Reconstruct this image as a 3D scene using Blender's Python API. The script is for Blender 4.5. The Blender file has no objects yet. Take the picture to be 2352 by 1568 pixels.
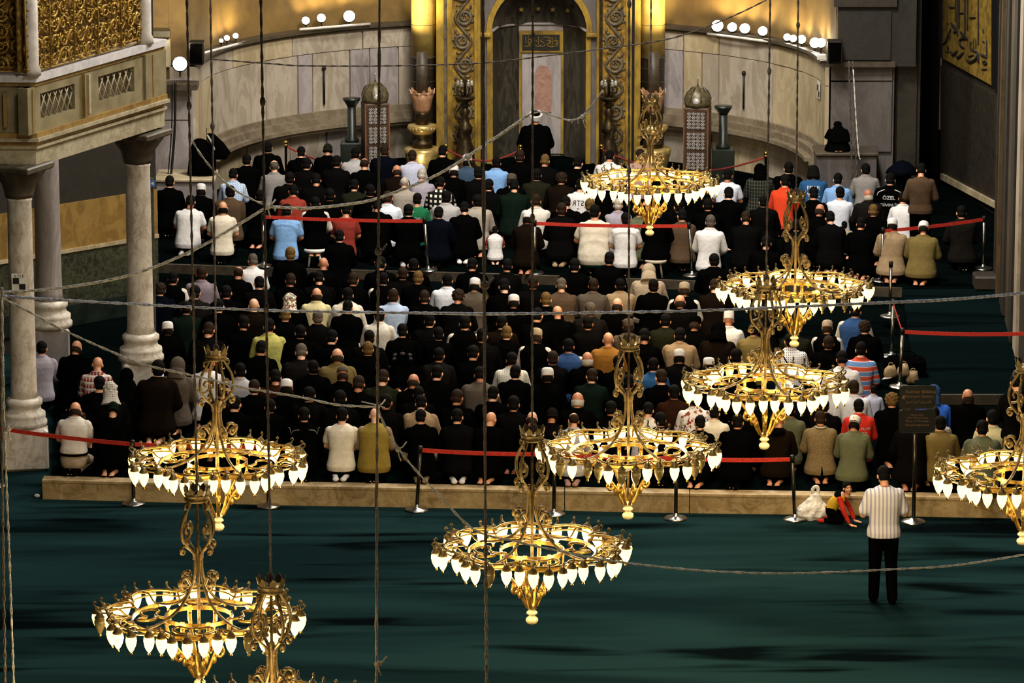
import bpy, bmesh, math, random
from mathutils import Vector, Matrix, Euler, noise as mnoise
from mathutils.bvhtree import BVHTree
R = math.radians
random.seed(7)
SC = bpy.context.scene
COL = SC.collection

# ------------------------------------------------------------------ camera, world, exposure
CAM_H, PITCH, FPX = 16.0, R(12.5), 10400.0
cam_data = bpy.data.cameras.new('camera')
cam_data.sensor_width = 36.0
cam_data.lens = 36.0 * FPX / 2352.0
cam_data.clip_start, cam_data.clip_end = 1.0, 400.0
cam = bpy.data.objects.new('camera', cam_data)
cam.location = (0, 0, CAM_H)
cam.rotation_euler = (R(90) - PITCH, 0, 0)
COL.objects.link(cam)
SC.camera = cam
SC.view_settings.view_transform = 'Standard'
SC.view_settings.look = 'None'
SC.view_settings.gamma = 1.0
SC.view_settings.use_curve_mapping = False
SC.view_settings.exposure = 0.0
world = bpy.data.worlds.new('world')
SC.world = world
world.use_nodes = True
world.node_tree.nodes['Background'].inputs[0].default_value = (1.0, 0.82, 0.62, 1)
world.node_tree.nodes['Background'].inputs[1].default_value = 0.032

LAMP_W = 36.0          # one real bulb cluster (a lobe of five bulbs) of a chandelier
FLOOD_W = 62.0         # one floodlight on the cornice
HALL_W = 2000.0         # unit power of the added hall fill lights
FILL = [  # added unseen fill lights brightening hall and apse: x, y, z, power, colour, radius
    (-1.0, 48.0, 17.0, HALL_W * 1.8, (1.0, 0.94, 0.83), 1.6),
    (2.5, 60.0, 17.0, HALL_W * 2.6, (1.0, 0.94, 0.84), 1.6),
    (3.0, 71.0, 14.5, HALL_W * 4.6, (1.0, 0.94, 0.85), 1.4),
    (-1.0, 78.0, 14.0, HALL_W * 2.6, (1.0, 0.94, 0.84), 1.2),
]
def light(name, kind, loc, power, color, size=0.1, target=None, spot=None, blend=0.6):
    d = bpy.data.lights.new(name, kind)
    d.energy = power; d.color = color
    if kind == 'AREA': d.size = size
    else: d.shadow_soft_size = size
    if spot: d.spot_size = spot; d.spot_blend = blend
    o = bpy.data.objects.new(name, d)
    o.location = loc
    if target is not None:
        o.rotation_euler = (Vector(target) - Vector(loc)).to_track_quat('-Z', 'Y').to_euler()
    COL.objects.link(o)
    return o
for (fx, fy, fz, fw, fc, fr) in FILL:
    light('hall_fill', 'POINT', (fx, fy, fz), fw, fc, fr)

# ------------------------------------------------------------------ pixel helpers (photograph measured in 2352 x 1568)
def ray(x, y):
    d = Vector(((x - 1176) / FPX, (784 - y) / FPX, -1.0))
    return (Matrix.Rotation(R(90) - PITCH, 3, 'X') @ d)
O = Vector((0, 0, CAM_H))
def onz(x, y, z):
    d = ray(x, y); return O + d * ((z - CAM_H) / d.z)
def ony(x, y, Y):
    d = ray(x, y); return O + d * (Y / d.y)
def onpl(x, y, p, n):
    d = ray(x, y); n = Vector(n); return O + d * ((Vector(p) - O).dot(n) / d.dot(n))
def topx(p):
    v = Matrix.Rotation(-(R(90) - PITCH), 3, 'X') @ (Vector(p) - O)
    return 1176 + FPX * v.x / -v.z, 784 - FPX * v.y / -v.z

# ------------------------------------------------------------------ materials
MATS = {}
def s2l(c):
    return tuple((v / 12.92 if v <= 0.04045 else ((v + 0.055) / 1.055) ** 2.4) for v in c)
def hexc(h):
    return s2l(tuple(int(h[i:i + 2], 16) / 255 for i in (0, 2, 4)))
def nodes_of(name):
    m = bpy.data.materials.new(name); m.use_nodes = True
    nt = m.node_tree
    return m, nt, nt.nodes['Principled BSDF']
def mix_rgb(nt, fac, a, b, mode='MIX'):
    n = nt.nodes.new('ShaderNodeMix'); n.data_type = 'RGBA'; n.blend_type = mode
    for i, v in ((0, fac), (6, a), (7, b)):
        if hasattr(v, 'is_linked') or hasattr(v, 'links'): nt.links.new(v, n.inputs[i])
        elif i == 0: n.inputs[0].default_value = v
        else: n.inputs[i].default_value = (*v[:3], 1)
    return n.outputs[2]
def noise_fac(nt, scale, detail=4, rough=0.6, lo=0.35, hi=0.65, stretch=(1, 1, 1), distort=0.0):
    tc = nt.nodes.new('ShaderNodeTexCoord'); mp = nt.nodes.new('ShaderNodeMapping')
    mp.inputs['Scale'].default_value = stretch
    nt.links.new(tc.outputs['Object'], mp.inputs[0])
    n = nt.nodes.new('ShaderNodeTexNoise')
    n.inputs['Scale'].default_value = scale; n.inputs['Detail'].default_value = detail
    n.inputs['Roughness'].default_value = rough; n.inputs['Distortion'].default_value = distort
    nt.links.new(mp.outputs[0], n.inputs['Vector'])
    mr = nt.nodes.new('ShaderNodeMapRange')
    mr.inputs[1].default_value = lo; mr.inputs[2].default_value = hi
    nt.links.new(n.outputs[0], mr.inputs[0])
    return mr.outputs[0]
def bump(nt, b, fac, strength=0.3, dist=0.02):
    n = nt.nodes.new('ShaderNodeBump')
    n.inputs['Strength'].default_value = strength; n.inputs['Distance'].default_value = dist
    nt.links.new(fac, n.inputs['Height']); nt.links.new(n.outputs[0], b.inputs['Normal'])
def mat(name, c1, c2=None, rough=0.7, metal=0.0, scale=3.0, stretch=(1, 1, 1), bmp=0.0, lo=0.35, hi=0.65, distort=0.0, spec=None, detail=4):
    if name in MATS: return MATS[name]
    m, nt, b = nodes_of(name)
    b.inputs['Roughness'].default_value = rough; b.inputs['Metallic'].default_value = metal
    if spec is not None: b.inputs['Specular IOR Level'].default_value = spec
    c1 = hexc(c1) if isinstance(c1, str) else c1
    c2 = c1 if c2 is None else (hexc(c2) if isinstance(c2, str) else c2)
    f = noise_fac(nt, scale, detail, 0.6, lo, hi, stretch, distort)
    nt.links.new(mix_rgb(nt, f, c1, c2), b.inputs['Base Color'])
    if bmp: bump(nt, b, f, bmp)
    m.diffuse_color = (*c1, 1)
    MATS[name] = m
    return m
def emit(name, color, strength):
    if name in MATS: return MATS[name]
    m, nt, b = nodes_of(name)
    b.inputs['Base Color'].default_value = (*color, 1)
    b.inputs['Emission Color'].default_value = (*color, 1)
    b.inputs['Emission Strength'].default_value = strength
    MATS[name] = m
    return m
def marble(name, base, vein, dark, scale=1.2, rough=0.45, stretch=(1, 1, 1)):
    if name in MATS: return MATS[name]
    m, nt, b = nodes_of(name)
    f = noise_fac(nt, scale, 6, 0.65, 0.3, 0.7, stretch, 0.6)
    v = noise_fac(nt, scale * 2.6, 8, 0.7, 0.47, 0.53, stretch, 1.6)
    g = noise_fac(nt, scale * 9, 5, 0.7, 0.3, 0.75)
    c = mix_rgb(nt, f, hexc(base), hexc(dark))
    c = mix_rgb(nt, mul(nt, v, 0.35), c, hexc(vein))
    c = mix_rgb(nt, mul(nt, g, 0.25), c, hexc(dark))
    nt.links.new(c, b.inputs['Base Color'])
    b.inputs['Roughness'].default_value = rough
    MATS[name] = m
    return m
def mul(nt, s, k):
    n = nt.nodes.new('ShaderNodeMath'); n.operation = 'MULTIPLY'
    nt.links.new(s, n.inputs[0]); n.inputs[1].default_value = k
    return n.outputs[0]
GOLD = mat('gilded_bronze', 'b08a3c', '6e5420', 0.42, 0.85, 14, bmp=0.15)
GOLDL = mat('gilded_carving', 'b08c38', '6f5320', 0.45, 0.55, 9, bmp=0.2)
BRONZE = mat('dark_bronze', '4a3d26', '2a2114', 0.45, 0.8, 12)
IRON = mat('aged_iron_gilt', '8f7a4c', '55452a', 0.5, 0.75, 18)
BRASS = mat('polished_brass', 'd8b45a', 'b08c3c', 0.22, 1.0, 8)
STEEL = mat('brushed_steel', 'b5b2aa', '8c8a84', 0.28, 1.0, 20)
BLACKM = mat('black_metal', '15120f', '0c0b0a', 0.5, 0.3, 10)
BLACK = mat('black_cloth', '060505', '040404', 1.0, 0, 12, spec=0.0)
WHITE = mat('white_paint', 'd9d6d0', 'bdb9b0', 0.6, 0, 6)
REDTAPE = mat('red_webbing', 'd8331f', 'a82416', 0.8, 0, 30)
ROPE = mat('grey_cable', 'b0ada6', '6c6963', 0.85, 0, 45)
ROPED = mat('dark_cable', '5a5149', '2d2722', 0.85, 0, 45)
CABLEB = mat('blue_grey_cable', 'a2a8b8', '5a5e6c', 0.7, 0, 40)
M_WARM = marble('warm_grey_marble', 'aca08e', 'cbc0b0', '887c6c', 0.9, 0.5, (1, 1, 0.35))
M_LILAC = marble('lilac_grey_marble', '9d9592', 'b8b0ad', '7a7170', 0.9, 0.5, (1, 1, 0.3))
M_SAND = marble('sandy_marble', 'b3a384', 'cdbf9f', '8e7e60', 0.9, 0.5, (1, 1, 0.35))
M_COL = marble('column_marble', 'ddd6ca', 'ece7de', '8a7760', 2.2, 0.45, (1, 1, 0.6))
M_CREAM = marble('cream_stone', 'a3987c', 'bdb39b', '756a50', 1.4, 0.6)
M_GOLDM = marble('honey_marble', '8f6f35', 'a98a4a', '5d4520', 1.2, 0.45, (1, 1, 0.6))
M_DARK = marble('dark_brown_marble', '4a4032', '5c503e', '2f281f', 1.2, 0.5)
M_VERDE = marble('green_breccia_marble', '2f3322', '5d6046', '14170f', 3.2, 0.45)
M_GREEN = mat('dark_green_marble', '1c2620', '0e1511', 0.4, 0, 4)
M_STEP = marble('step_limestone', 'b49a6c', 'cbb78e', '6d5732', 1.6, 0.7)
M_PLASTER = mat('ochre_plaster', '7c6230', '553f1c', 0.8, 0, 1.3, bmp=0.1, lo=0.3, hi=0.7)
M_GREY = marble('niche_grey_marble', '3d3930', '5e584c', '26221b', 1.2, 0.3, (1.6, 1.6, .5))
M_PINK = marble('rose_marble', 'a37c6c', 'b5968a', '80594a', 2.5, 0.45)
M_CARVED = mat('carved_grey_gilt', '6f6248', '40372a', 0.6, 0.25, 8)
M_YELLOW = mat('yellow_gilt_strip', 'a88a30', '6e5520', 0.5, 0.3, 4, (1, 1, .5), bmp=.1)

# ------------------------------------------------------------------ mesh builder
class MB:
    def __init__(s): s.v, s.f, s.sm = [], [], []
    def add(s, vs, fs, smooth=False):
        k = len(s.v); s.v += [tuple(v) for v in vs]
        s.f += [tuple(i + k for i in f) for f in fs]; s.sm += [smooth] * len(fs)
        return s
    def box(s, c, d, rz=0.0, M=None, bev=0.0):
        x, y, z = d[0] / 2, d[1] / 2, d[2] / 2
        c = Vector(c)
        if bev:
            b = min(bev, x * .9, y * .9, z * .9)
            rings = []
            for zz, ins in ((-z, b), (-z + b, 0), (z - b, 0), (z, b)):
                X, Y = x - ins, y - ins; q = b * (0.6)
                rings.append([Vector(p) for p in ((-X + q, -Y, zz), (X - q, -Y, zz), (X, -Y + q, zz), (X, Y - q, zz), (X - q, Y, zz), (-X + q, Y, zz), (-X, Y - q, zz), (-X, -Y + q, zz))])
            vs = [p for r in rings for p in r]; n = 8
            fs = [(a * n + i, a * n + (i + 1) % n, (a + 1) * n + (i + 1) % n, (a + 1) * n + i) for a in range(3) for i in range(n)]
            fs += [tuple(range(n))[::-1], tuple(range(3 * n, 4 * n))]
        else:
            vs = [Vector((a * x, b * y, e * z)) for e in (-1, 1) for a, b in ((-1, -1), (1, -1), (1, 1), (-1, 1))]
            fs = [(3, 2, 1, 0), (4, 5, 6, 7), (0, 1, 5, 4), (1, 2, 6, 5), (2, 3, 7, 6), (3, 0, 4, 7)]
        if rz:
            m = Matrix.Rotation(rz, 3, 'Z'); vs = [m @ v for v in vs]
        if M is not None: vs = [M @ v for v in vs]
        return s.add([v + c for v in vs], fs)
    def prism(s, poly, z0, z1):
        n = len(poly)
        vs = [(p[0], p[1], z0) for p in poly] + [(p[0], p[1], z1) for p in poly]
        fs = [(i, (i + 1) % n, n + (i + 1) % n, n + i) for i in range(n)] + [tuple(range(n))[::-1], tuple(range(n, 2 * n))]
        return s.add(vs, fs)
    def tube(s, path, r, n=6, closed=False, flat=None, caps=True):
        P = [Vector(p) for p in path]; m = len(P)
        if m < 2: return s
        T = []
        for i in range(m):
            if closed: t = P[(i + 1) % m] - P[i - 1]
            else: t = P[min(i + 1, m - 1)] - P[max(i - 1, 0)]
            T.append(t.normalized() if t.length > 1e-9 else Vector((0, 0, 1)))
        up = Vector((0, 0, 1)) if abs(T[0].z) < 0.9 else Vector((0, 1, 0))
        nn = (up - T[0] * up.dot(T[0])).normalized()
        vs = []
        for i in range(m):
            nn = nn - T[i] * nn.dot(T[i])
            nn = nn.normalized() if nn.length > 1e-6 else T[i].orthogonal().normalized()
            b = T[i].cross(nn)
            ri = r[i] if isinstance(r, (list, tuple)) else r
            for k in range(n):
                a = 2 * math.pi * k / n
                vs.append(P[i] + nn * (ri * math.cos(a)) + b * (ri * math.sin(a) * (flat or 1.0)))
        fs = []
        for i in range(m if closed else m - 1):
            j = (i + 1) % m
            fs += [(i * n + k, i * n + (k + 1) % n, j * n + (k + 1) % n, j * n + k) for k in range(n)]
        if not closed and caps:
            fs += [tuple(range(n))[::-1], tuple(range((m - 1) * n, m * n))]
        return s.add(vs, fs, True)
    def lathe(s, prof, n=12, c=(0, 0, 0), M=None, wav=None, smooth=True):
        vs = []
        for (r, z) in prof:
            for k in range(n):
                a = 2 * math.pi * k / n
                rr = r * (1 + (wav[1] * math.cos(wav[0] * a) if wav else 0))
                v = Vector((rr * math.cos(a), rr * math.sin(a), z))
                if M is not None: v = M @ v
                vs.append(v + Vector(c))
        m = len(prof)
        fs = [(i * n + k, i * n + (k + 1) % n, (i + 1) * n + (k + 1) % n, (i + 1) * n + k) for i in range(m - 1) for k in range(n)]
        fs += [tuple(range(n))[::-1], tuple(range((m - 1) * n, m * n))]
        return s.add(vs, fs, smooth)
    def loft(s, rings, n=20, e=2.4, M=None):
        """rings: (cx, cy, cz, rx, ry) superellipse sections in the xy plane."""
        vs = []
        for (cx, cy, cz, rx, ry) in rings:
            for k in range(n):
                a = 2 * math.pi * k / n; c, q = math.cos(a), math.sin(a)
                v = Vector((cx + rx * math.copysign(abs(c) ** (2 / e), c), cy + ry * math.copysign(abs(q) ** (2 / e), q), cz))
                vs.append(M @ v if M is not None else v)
        m = len(rings)
        fs = [(i * n + k, i * n + (k + 1) % n, (i + 1) * n + (k + 1) % n, (i + 1) * n + k) for i in range(m - 1) for k in range(n)]
        fs += [tuple(range(n))[::-1], tuple(range((m - 1) * n, m * n))]
        return s.add(vs, fs, True)
    def ell(s, c, r, n=14, m=9, M=None, zlo=-1.0, zhi=1.0):
        vs = []; c = Vector(c)
        for i in range(m):
            t = zlo + (zhi - zlo) * i / (m - 1)
            th = math.asin(max(-1, min(1, math.sin(t * math.pi / 2))))
            q = max(math.cos(th), 0.02)
            for k in range(n):
                a = 2 * math.pi * k / n
                v = Vector((r[0] * q * math.cos(a), r[1] * q * math.sin(a), r[2] * math.sin(th))) + c
                vs.append(M @ v if M is not None else v)
        fs = [(i * n + k, i * n + (k + 1) % n, (i + 1) * n + (k + 1) % n, (i + 1) * n + k) for i in range(m - 1) for k in range(n)]
        fs += [tuple(range(n))[::-1], tuple(range((m - 1) * n, m * n))]
        return s.add(vs, fs, True)
    def mesh(s, name, m=None):
        me = bpy.data.meshes.new(name)
        me.from_pydata(s.v, [], s.f)
        me.polygons.foreach_set('use_smooth', s.sm)
        if m is not None: me.materials.append(m)
        me.update()
        return me
    def build(s, name, m, parent=None, loc=None, rz=0.0, **props):
        return link(name, s.mesh(name, m), parent, loc, rz, **props)
def link(name, data, parent=None, loc=None, rz=0.0, **props):
    o = bpy.data.objects.new(name, data)
    COL.objects.link(o)
    if parent is not None: o.parent = parent
    if loc is not None: o.location = loc
    if rz: o.rotation_euler = (0, 0, rz)
    for k, v in props.items():
        if v is not None: o[k] = v
    return o
def empty(name, loc, rz=0.0, **props):
    return link(name, None, None, loc, rz, **props)
def catmull(P, k=8):
    P = [Vector(p) for p in P]
    out = []
    for i in range(len(P) - 1):
        a, b, c, d = P[max(i - 1, 0)], P[i], P[i + 1], P[min(i + 2, len(P) - 1)]
        for j in range(k):
            t = j / k
            out.append(0.5 * ((2 * b) + (c - a) * t + (2 * a - 5 * b + 4 * c - d) * t * t + (3 * b - 3 * c + d - a) * t ** 3))
    out.append(P[-1])
    return out
def text_mesh(txt, size, extrude=0.004, align='CENTER', bold=False):
    cu = bpy.data.curves.new('lettering', 'FONT')
    cu.body = txt; cu.size = size; cu.extrude = extrude; cu.align_x = align; cu.resolution_u = 3
    if bold: cu.offset = size * 0.02
    o = bpy.data.objects.new('lettering', cu); COL.objects.link(o)
    dg = bpy.context.evaluated_depsgraph_get()
    me = bpy.data.meshes.new_from_object(o.evaluated_get(dg))
    bpy.data.objects.remove(o); bpy.data.curves.remove(cu)
    return me
# ------------------------------------------------------------------ floor, platforms, step
Z1, Z2 = 0.27, 0.42
carpet = None
def carpet_mat(name, base, dark, patch):
    m, nt, b = nodes_of(name)
    f = noise_fac(nt, 0.55, 3, 0.5, 0.4, 0.62, (0.32, 1.7, 1), 0.5)
    g = noise_fac(nt, 60, 3, 0.6, 0.3, 0.7)
    s = noise_fac(nt, 0.8, 2, 0.55, 0.54, 0.66, (0.30, 1.9, 1), 0.5)
    c = mix_rgb(nt, f, hexc(base), hexc(dark))
    c = mix_rgb(nt, mul(nt, s, 0.96), c, hexc(patch))
    c = mix_rgb(nt, mul(nt, g, 0.25), c, hexc(patch))
    nt.links.new(c, b.inputs['Base Color'])
    b.inputs['Roughness'].default_value = 0.95
    b.inputs['Specular IOR Level'].default_value = 0.0
    bump(nt, b, g, 0.25, 0.01)
    MATS[name] = m
    return m
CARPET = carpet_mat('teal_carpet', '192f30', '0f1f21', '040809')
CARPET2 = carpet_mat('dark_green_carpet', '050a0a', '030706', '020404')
MB().prism([(-13, 30), (13, 30), (13, 92), (-13, 92)], -0.3, 0.0).build('floor', CARPET, kind='structure')

step_pts = [(98, 1146), (640, 1160), (1100, 1168), (1500, 1177), (2000, 1184), (2420, 1192)]
SP = [onz(x, y, 0.0) for x, y in step_pts]
def step_at(px):
    for i in range(len(step_pts) - 1):
        if px <= step_pts[i + 1][0] or i == len(step_pts) - 2:
            t = (px - step_pts[i][0]) / (step_pts[i + 1][0] - step_pts[i][0])
            return SP[i].lerp(SP[i + 1], t)
LB = [onz(98, 1104, Z1), onz(136, 1050, Z1), onz(140, 900, Z1), onz(160, 740, Z1)]
# platform: a carpeted slab behind the stone step
poly = [step_at(px) + Vector((0, 0.22, 0)) for px in (110, 640, 1100, 1500, 2000, 2420)] + [Vector((9.0, 90, 0)), Vector((-9.5, 90, 0)), LB[3], LB[2], LB[1] + Vector((0.02, 0, 0))]
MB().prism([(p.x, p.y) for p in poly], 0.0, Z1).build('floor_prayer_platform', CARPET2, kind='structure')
stp = empty('trim_1', (0, 0, 0), kind='structure')
joints = [98, 480, 862, 1297, 1584, 1990, 2420]
for i in range(len(joints) - 1):
    a, b_ = joints[i] + (0 if i == 0 else 1.0), joints[i + 1] - 1.0
    xs = [a] + [p[0] for p in step_pts if a < p[0] < b_] + [b_]
    fr = [step_at(x) for x in xs]
    h = Z1 + 0.012 + 0.004 * (i % 2)
    poly = fr + [p + Vector((0.005, 0.24, 0)) for p in fr[::-1]]
    mb = MB().prism([(p.x, p.y) for p in poly], 0.0, h - 0.03)
    lip = [p + Vector((0, -0.018, 0)) for p in fr] + [p + Vector((0.005, 0.24, 0)) for p in fr[::-1]]
    mb.prism([(p.x, p.y) for p in lip], h - 0.032, h)
    mb.build('stone_slab', M_STEP, stp)
# second, higher platform toward the apse
E2 = [onz(352, 606, Z2), onz(700, 618, Z2), onz(1100, 628, Z2), onz(1600, 646, Z2), onz(2072, 662, Z2)]
poly = E2 + [Vector((9.4, E2[-1].y, 0)), Vector((9.4, 90, 0)), Vector((-9.4, 90, 0)), Vector((-9.4, E2[0].y + 1.5, 0)), Vector((E2[0].x - .1, E2[0].y + 1.5, 0))]
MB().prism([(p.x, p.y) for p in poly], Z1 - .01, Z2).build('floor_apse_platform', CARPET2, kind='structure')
er = MB()
er.prism([(p.x, p.y - 0.02) for p in E2] + [(p.x, p.y + 0.05) for p in E2[::-1]], Z1, Z2 + 0.006)
er.build('trim_2', M_DARK, kind='structure')
# carpeted side platform along the right pier
a, b_, c, d = onz(2105, 906, Z2), onz(2420, 906, Z2), Vector((9.4, E2[-1].y, 0)), onz(2072, 664, Z2)
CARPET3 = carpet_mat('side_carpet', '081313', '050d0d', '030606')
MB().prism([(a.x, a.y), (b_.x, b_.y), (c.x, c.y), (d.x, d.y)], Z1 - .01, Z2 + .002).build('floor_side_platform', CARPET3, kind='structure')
MB().box(((a.x + b_.x) / 2, a.y - 0.02, (Z1 + Z2) / 2 + .003), (b_.x - a.x, 0.05, Z2 - Z1 + .01)).build('trim_3', M_DARK, kind='structure')

M_DIM = marble('dim_brown_marble', '2a2319', '383024', '1a150f', 1.2, 0.55)  # brown marble darkened: the right side's dimness is put into its colour
M_DIM2 = marble('shadow_brown_marble', '1f1a12', '2a241a', '120f0a', 1.2, 0.6)  # deeper copy: shade at upper right and behind the loge put into colour
M_LIL2 = marble('dimmed_lilac_marble', '5c5654', '716a67', '433e3c', 0.9, 0.5, (1, 1, 0.3))  # darkened lilac copy: the right pier's shade is put into its colour
# ------------------------------------------------------------------ the apse
AX, AY, AA, AB = 0.0, 82.0, 5.8, 5.2
def apse(phi, da=0.0, xc=None):
    return Vector(((AX if xc is None else xc) - (AA + da) * math.cos(phi), AY + (AB + da) * math.sin(phi), 0))
def phi_of(px, z=2.0, da=0.0):
    lo, hi = 0.0, math.pi
    for _ in range(50):
        m = (lo + hi) / 2; p = apse(m, da); p.z = z
        if topx(p)[0] < px: lo = m
        else: hi = m
    return (lo + hi) / 2
def arcwall(mb, p0, p1, z0, z1, di, do, n=8):
    vs = []
    for k in range(n + 1):
        t = p0 + (p1 - p0) * k / n
        i, o = apse(t, di), apse(t, do)
        vs += [(i.x, i.y, z0), (i.x, i.y, z1), (o.x, o.y, z1), (o.x, o.y, z0)]
    fs = []
    for k in range(n):
        a, b = 4 * k, 4 * k + 4
        for j in range(4):
            fs.append((a + j, a + (j + 1) % 4, b + (j + 1) % 4, b + j))
    fs += [(0, 3, 2, 1), (4 * n, 4 * n + 1, 4 * n + 2, 4 * n + 3)]
    return mb.add(vs, fs)
wb = arcwall(MB(), 0.0, math.pi, 0.0, 3.0, 0.0, 0.5, 48).build('wall_back', M_WARM, kind='structure')
PANM = [M_WARM, M_LILAC, M_SAND]
rp = random.Random(3)
def panels(pxs, z0, z1, seq, name='marble_panel', gap=0.003):
    for i in range(len(pxs) - 1):
        p0, p1 = phi_of(pxs[i]), phi_of(pxs[i + 1])
        arcwall(MB(), p0 + gap, p1 - gap, z0, z1, -0.05 - 0.012 * (i % 2), 0.02, 5).build(name, PANM[seq[i % len(seq)]], wb)
LPX = [447, 484, 606, 680, 714, 800, 846, 912, 945]
panels(LPX, 1.48, 2.60, [2, 0, 0, 1, 0, 1, 1, 0])
panels([447, 530, 668, 830, 945], 2.615, 2.97, [0, 2, 0, 0])
RPX = [1525, 1573, 1616, 1655, 1780, 1845, 1903]
panels(RPX, 1.48, 2.60, [1, 2, 0, 0, 2, 2])
panels([1525, 1573, 1655, 1780, 1903], 2.615, 2.97, [0, 2, 0, 2])
panels([447, 560, 660, 745, 800, 945], Z2, 1.12, [2, 0, 0, 1, 0])
panels([1525, 1640, 1770, 1850, 1903], Z2, 1.12, [0, 2, 0, 2])
# ledge moulding (profile swept along the arc)
lm = MB()
for (z0, z1, di) in ((1.12, 1.19, -0.34), (1.19, 1.26, -0.42), (1.26, 1.38, -0.28), (1.38, 1.48, -0.14)):
    arcwall(lm, 0.02, phi_of(940), z0, z1, di, 0.02, 20); arcwall(lm, phi_of(1532), math.pi - 0.02, z0, z1, di, 0.02, 20)
lm.build('ledge_moulding', marble('ledge_marble', '7d705c', '978a74', '5b5040', 0.9, 0.5), wb)
cm = MB()
for (z0, z1, di) in ((2.97, 3.02, -0.10), (3.02, 3.08, -0.16)):
    arcwall(cm, 0.0, math.pi, z0, z1, di, 0.5, 40)
cm.build('cornice', M_DARK, wb)
UP = arcwall(MB(), 0.0, math.pi, 3.08, 6.5, 0.12, 0.6, 48).build('wall_apse_upper', M_PLASTER, kind='structure')
# iron wall clamps on the marble
for (px, y0, y1) in ((738, 157, 240), (1716, 168, 250)):
    ph = phi_of(px); p = apse(ph, -0.09)
    zt, zb = ony(px, y0, p.y).z, ony(px, y1, p.y).z
    MB().tube([(p.x, p.y, zb), (p.x, p.y, zt)], 0.022, 6).ell((p.x, p.y, zt), (0.045, 0.045, 0.05), 8, 5).build('iron_clamp', BLACKM, wb)

# piers left and right of the apse
def wallbox(name, pxl, pxr, Y, z0, z1, m, depth=1.0, kind='structure', parent=None):
    xl, xr = ony(pxl, 300, Y).x, ony(pxr, 300, Y).x
    return MB().box(((xl + xr) / 2, Y + depth / 2, (z0 + z1) / 2), (xr - xl, depth, z1 - z0)).build(name, m, parent, kind=None if parent else kind)
pl = wallbox('wall_left_pier', -260, 440, 81.6, 0.0, 2.75, M_LILAC)
for (x0, x1, z0, z1) in ((352, 437, 0.80, 2.05), (352, 437, 2.06, 2.62)):
    xl, xr = ony(x0, 300, 81.5).x, ony(x1, 300, 81.5).x
    MB().box(((xl + xr) / 2, 81.58, (z0 + z1) / 2), (xr - xl - .02, 0.08, z1 - z0 - .015)).build('marble_panel', M_LILAC, pl)
MB().box((ony(400, 300, 81.4).x, 81.4, 2.72), (0.9, 0.5, 0.10)).build('cornice', M_DARK, pl)
wallbox('wall_left_upper', -260, 391, 81.9, 2.75, 6.5, M_PLASTER)
for (za, zb_, mm) in ((3.55, 3.66, M_DARK), (3.0, 3.5, M_SAND)):
    xl, xr = ony(352, 60, 81.8).x, ony(390, 60, 81.8).x
    MB().box(((xl + xr) / 2, 81.85, (za + zb_) / 2), (xr - xl, 0.16, zb_ - za)).build('trim_4', mm, kind='structure')
xl, xr = ony(360, 430, 80.6).x, ony(492, 430, 80.6).x
bl = MB().box(((xl + xr) / 2, 80.9, 0.42 + 0.35), (xr - xl, 0.9, 0.70), bev=.02).build('wall_left_plinth', M_LILAC, kind='structure')
MB().box(((xl + xr) / 2, 80.88, 1.15), (xr - xl + .06, 1.0, 0.06), bev=.015).build('coping', M_SAND, bl)
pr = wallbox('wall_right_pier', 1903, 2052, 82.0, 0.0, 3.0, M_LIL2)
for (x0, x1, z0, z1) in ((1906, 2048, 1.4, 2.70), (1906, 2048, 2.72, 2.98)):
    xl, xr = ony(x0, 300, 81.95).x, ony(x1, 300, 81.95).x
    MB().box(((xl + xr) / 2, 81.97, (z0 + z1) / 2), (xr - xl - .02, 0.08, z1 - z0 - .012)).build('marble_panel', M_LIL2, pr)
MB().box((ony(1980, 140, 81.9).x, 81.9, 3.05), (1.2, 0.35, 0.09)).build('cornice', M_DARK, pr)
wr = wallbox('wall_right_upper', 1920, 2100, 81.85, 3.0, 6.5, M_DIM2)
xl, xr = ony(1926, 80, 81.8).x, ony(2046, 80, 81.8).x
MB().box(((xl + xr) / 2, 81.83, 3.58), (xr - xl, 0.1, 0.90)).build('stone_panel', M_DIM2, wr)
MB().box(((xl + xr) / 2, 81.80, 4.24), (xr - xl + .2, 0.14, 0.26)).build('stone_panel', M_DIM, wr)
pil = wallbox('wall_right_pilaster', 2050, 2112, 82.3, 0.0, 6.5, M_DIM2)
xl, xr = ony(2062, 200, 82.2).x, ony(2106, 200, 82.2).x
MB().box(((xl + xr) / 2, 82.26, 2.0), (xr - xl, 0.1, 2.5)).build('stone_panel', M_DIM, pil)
wallbox('door_1', 2108, 2156, 85.2, 0.0, 6.5, mat('unlit_doorway', '0c0a08', '070605', 0.9))  # near-black slab; the doorway recess's shade is put into its colour
xl, xr = ony(1876, 380, 81.2).x, ony(2014, 380, 81.2).x
bl = MB().box(((xl + xr) / 2, 81.6, Z2 + 0.52), (xr - xl, 0.8, 1.04), bev=.02).build('wall_right_plinth', M_LIL2, kind='structure')
MB().box(((xl + xr) / 2, 81.58, Z2 + 1.07), (xr - xl + .06, 0.9, 0.06), bev=.015).build('coping', M_DARK, bl)

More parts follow.
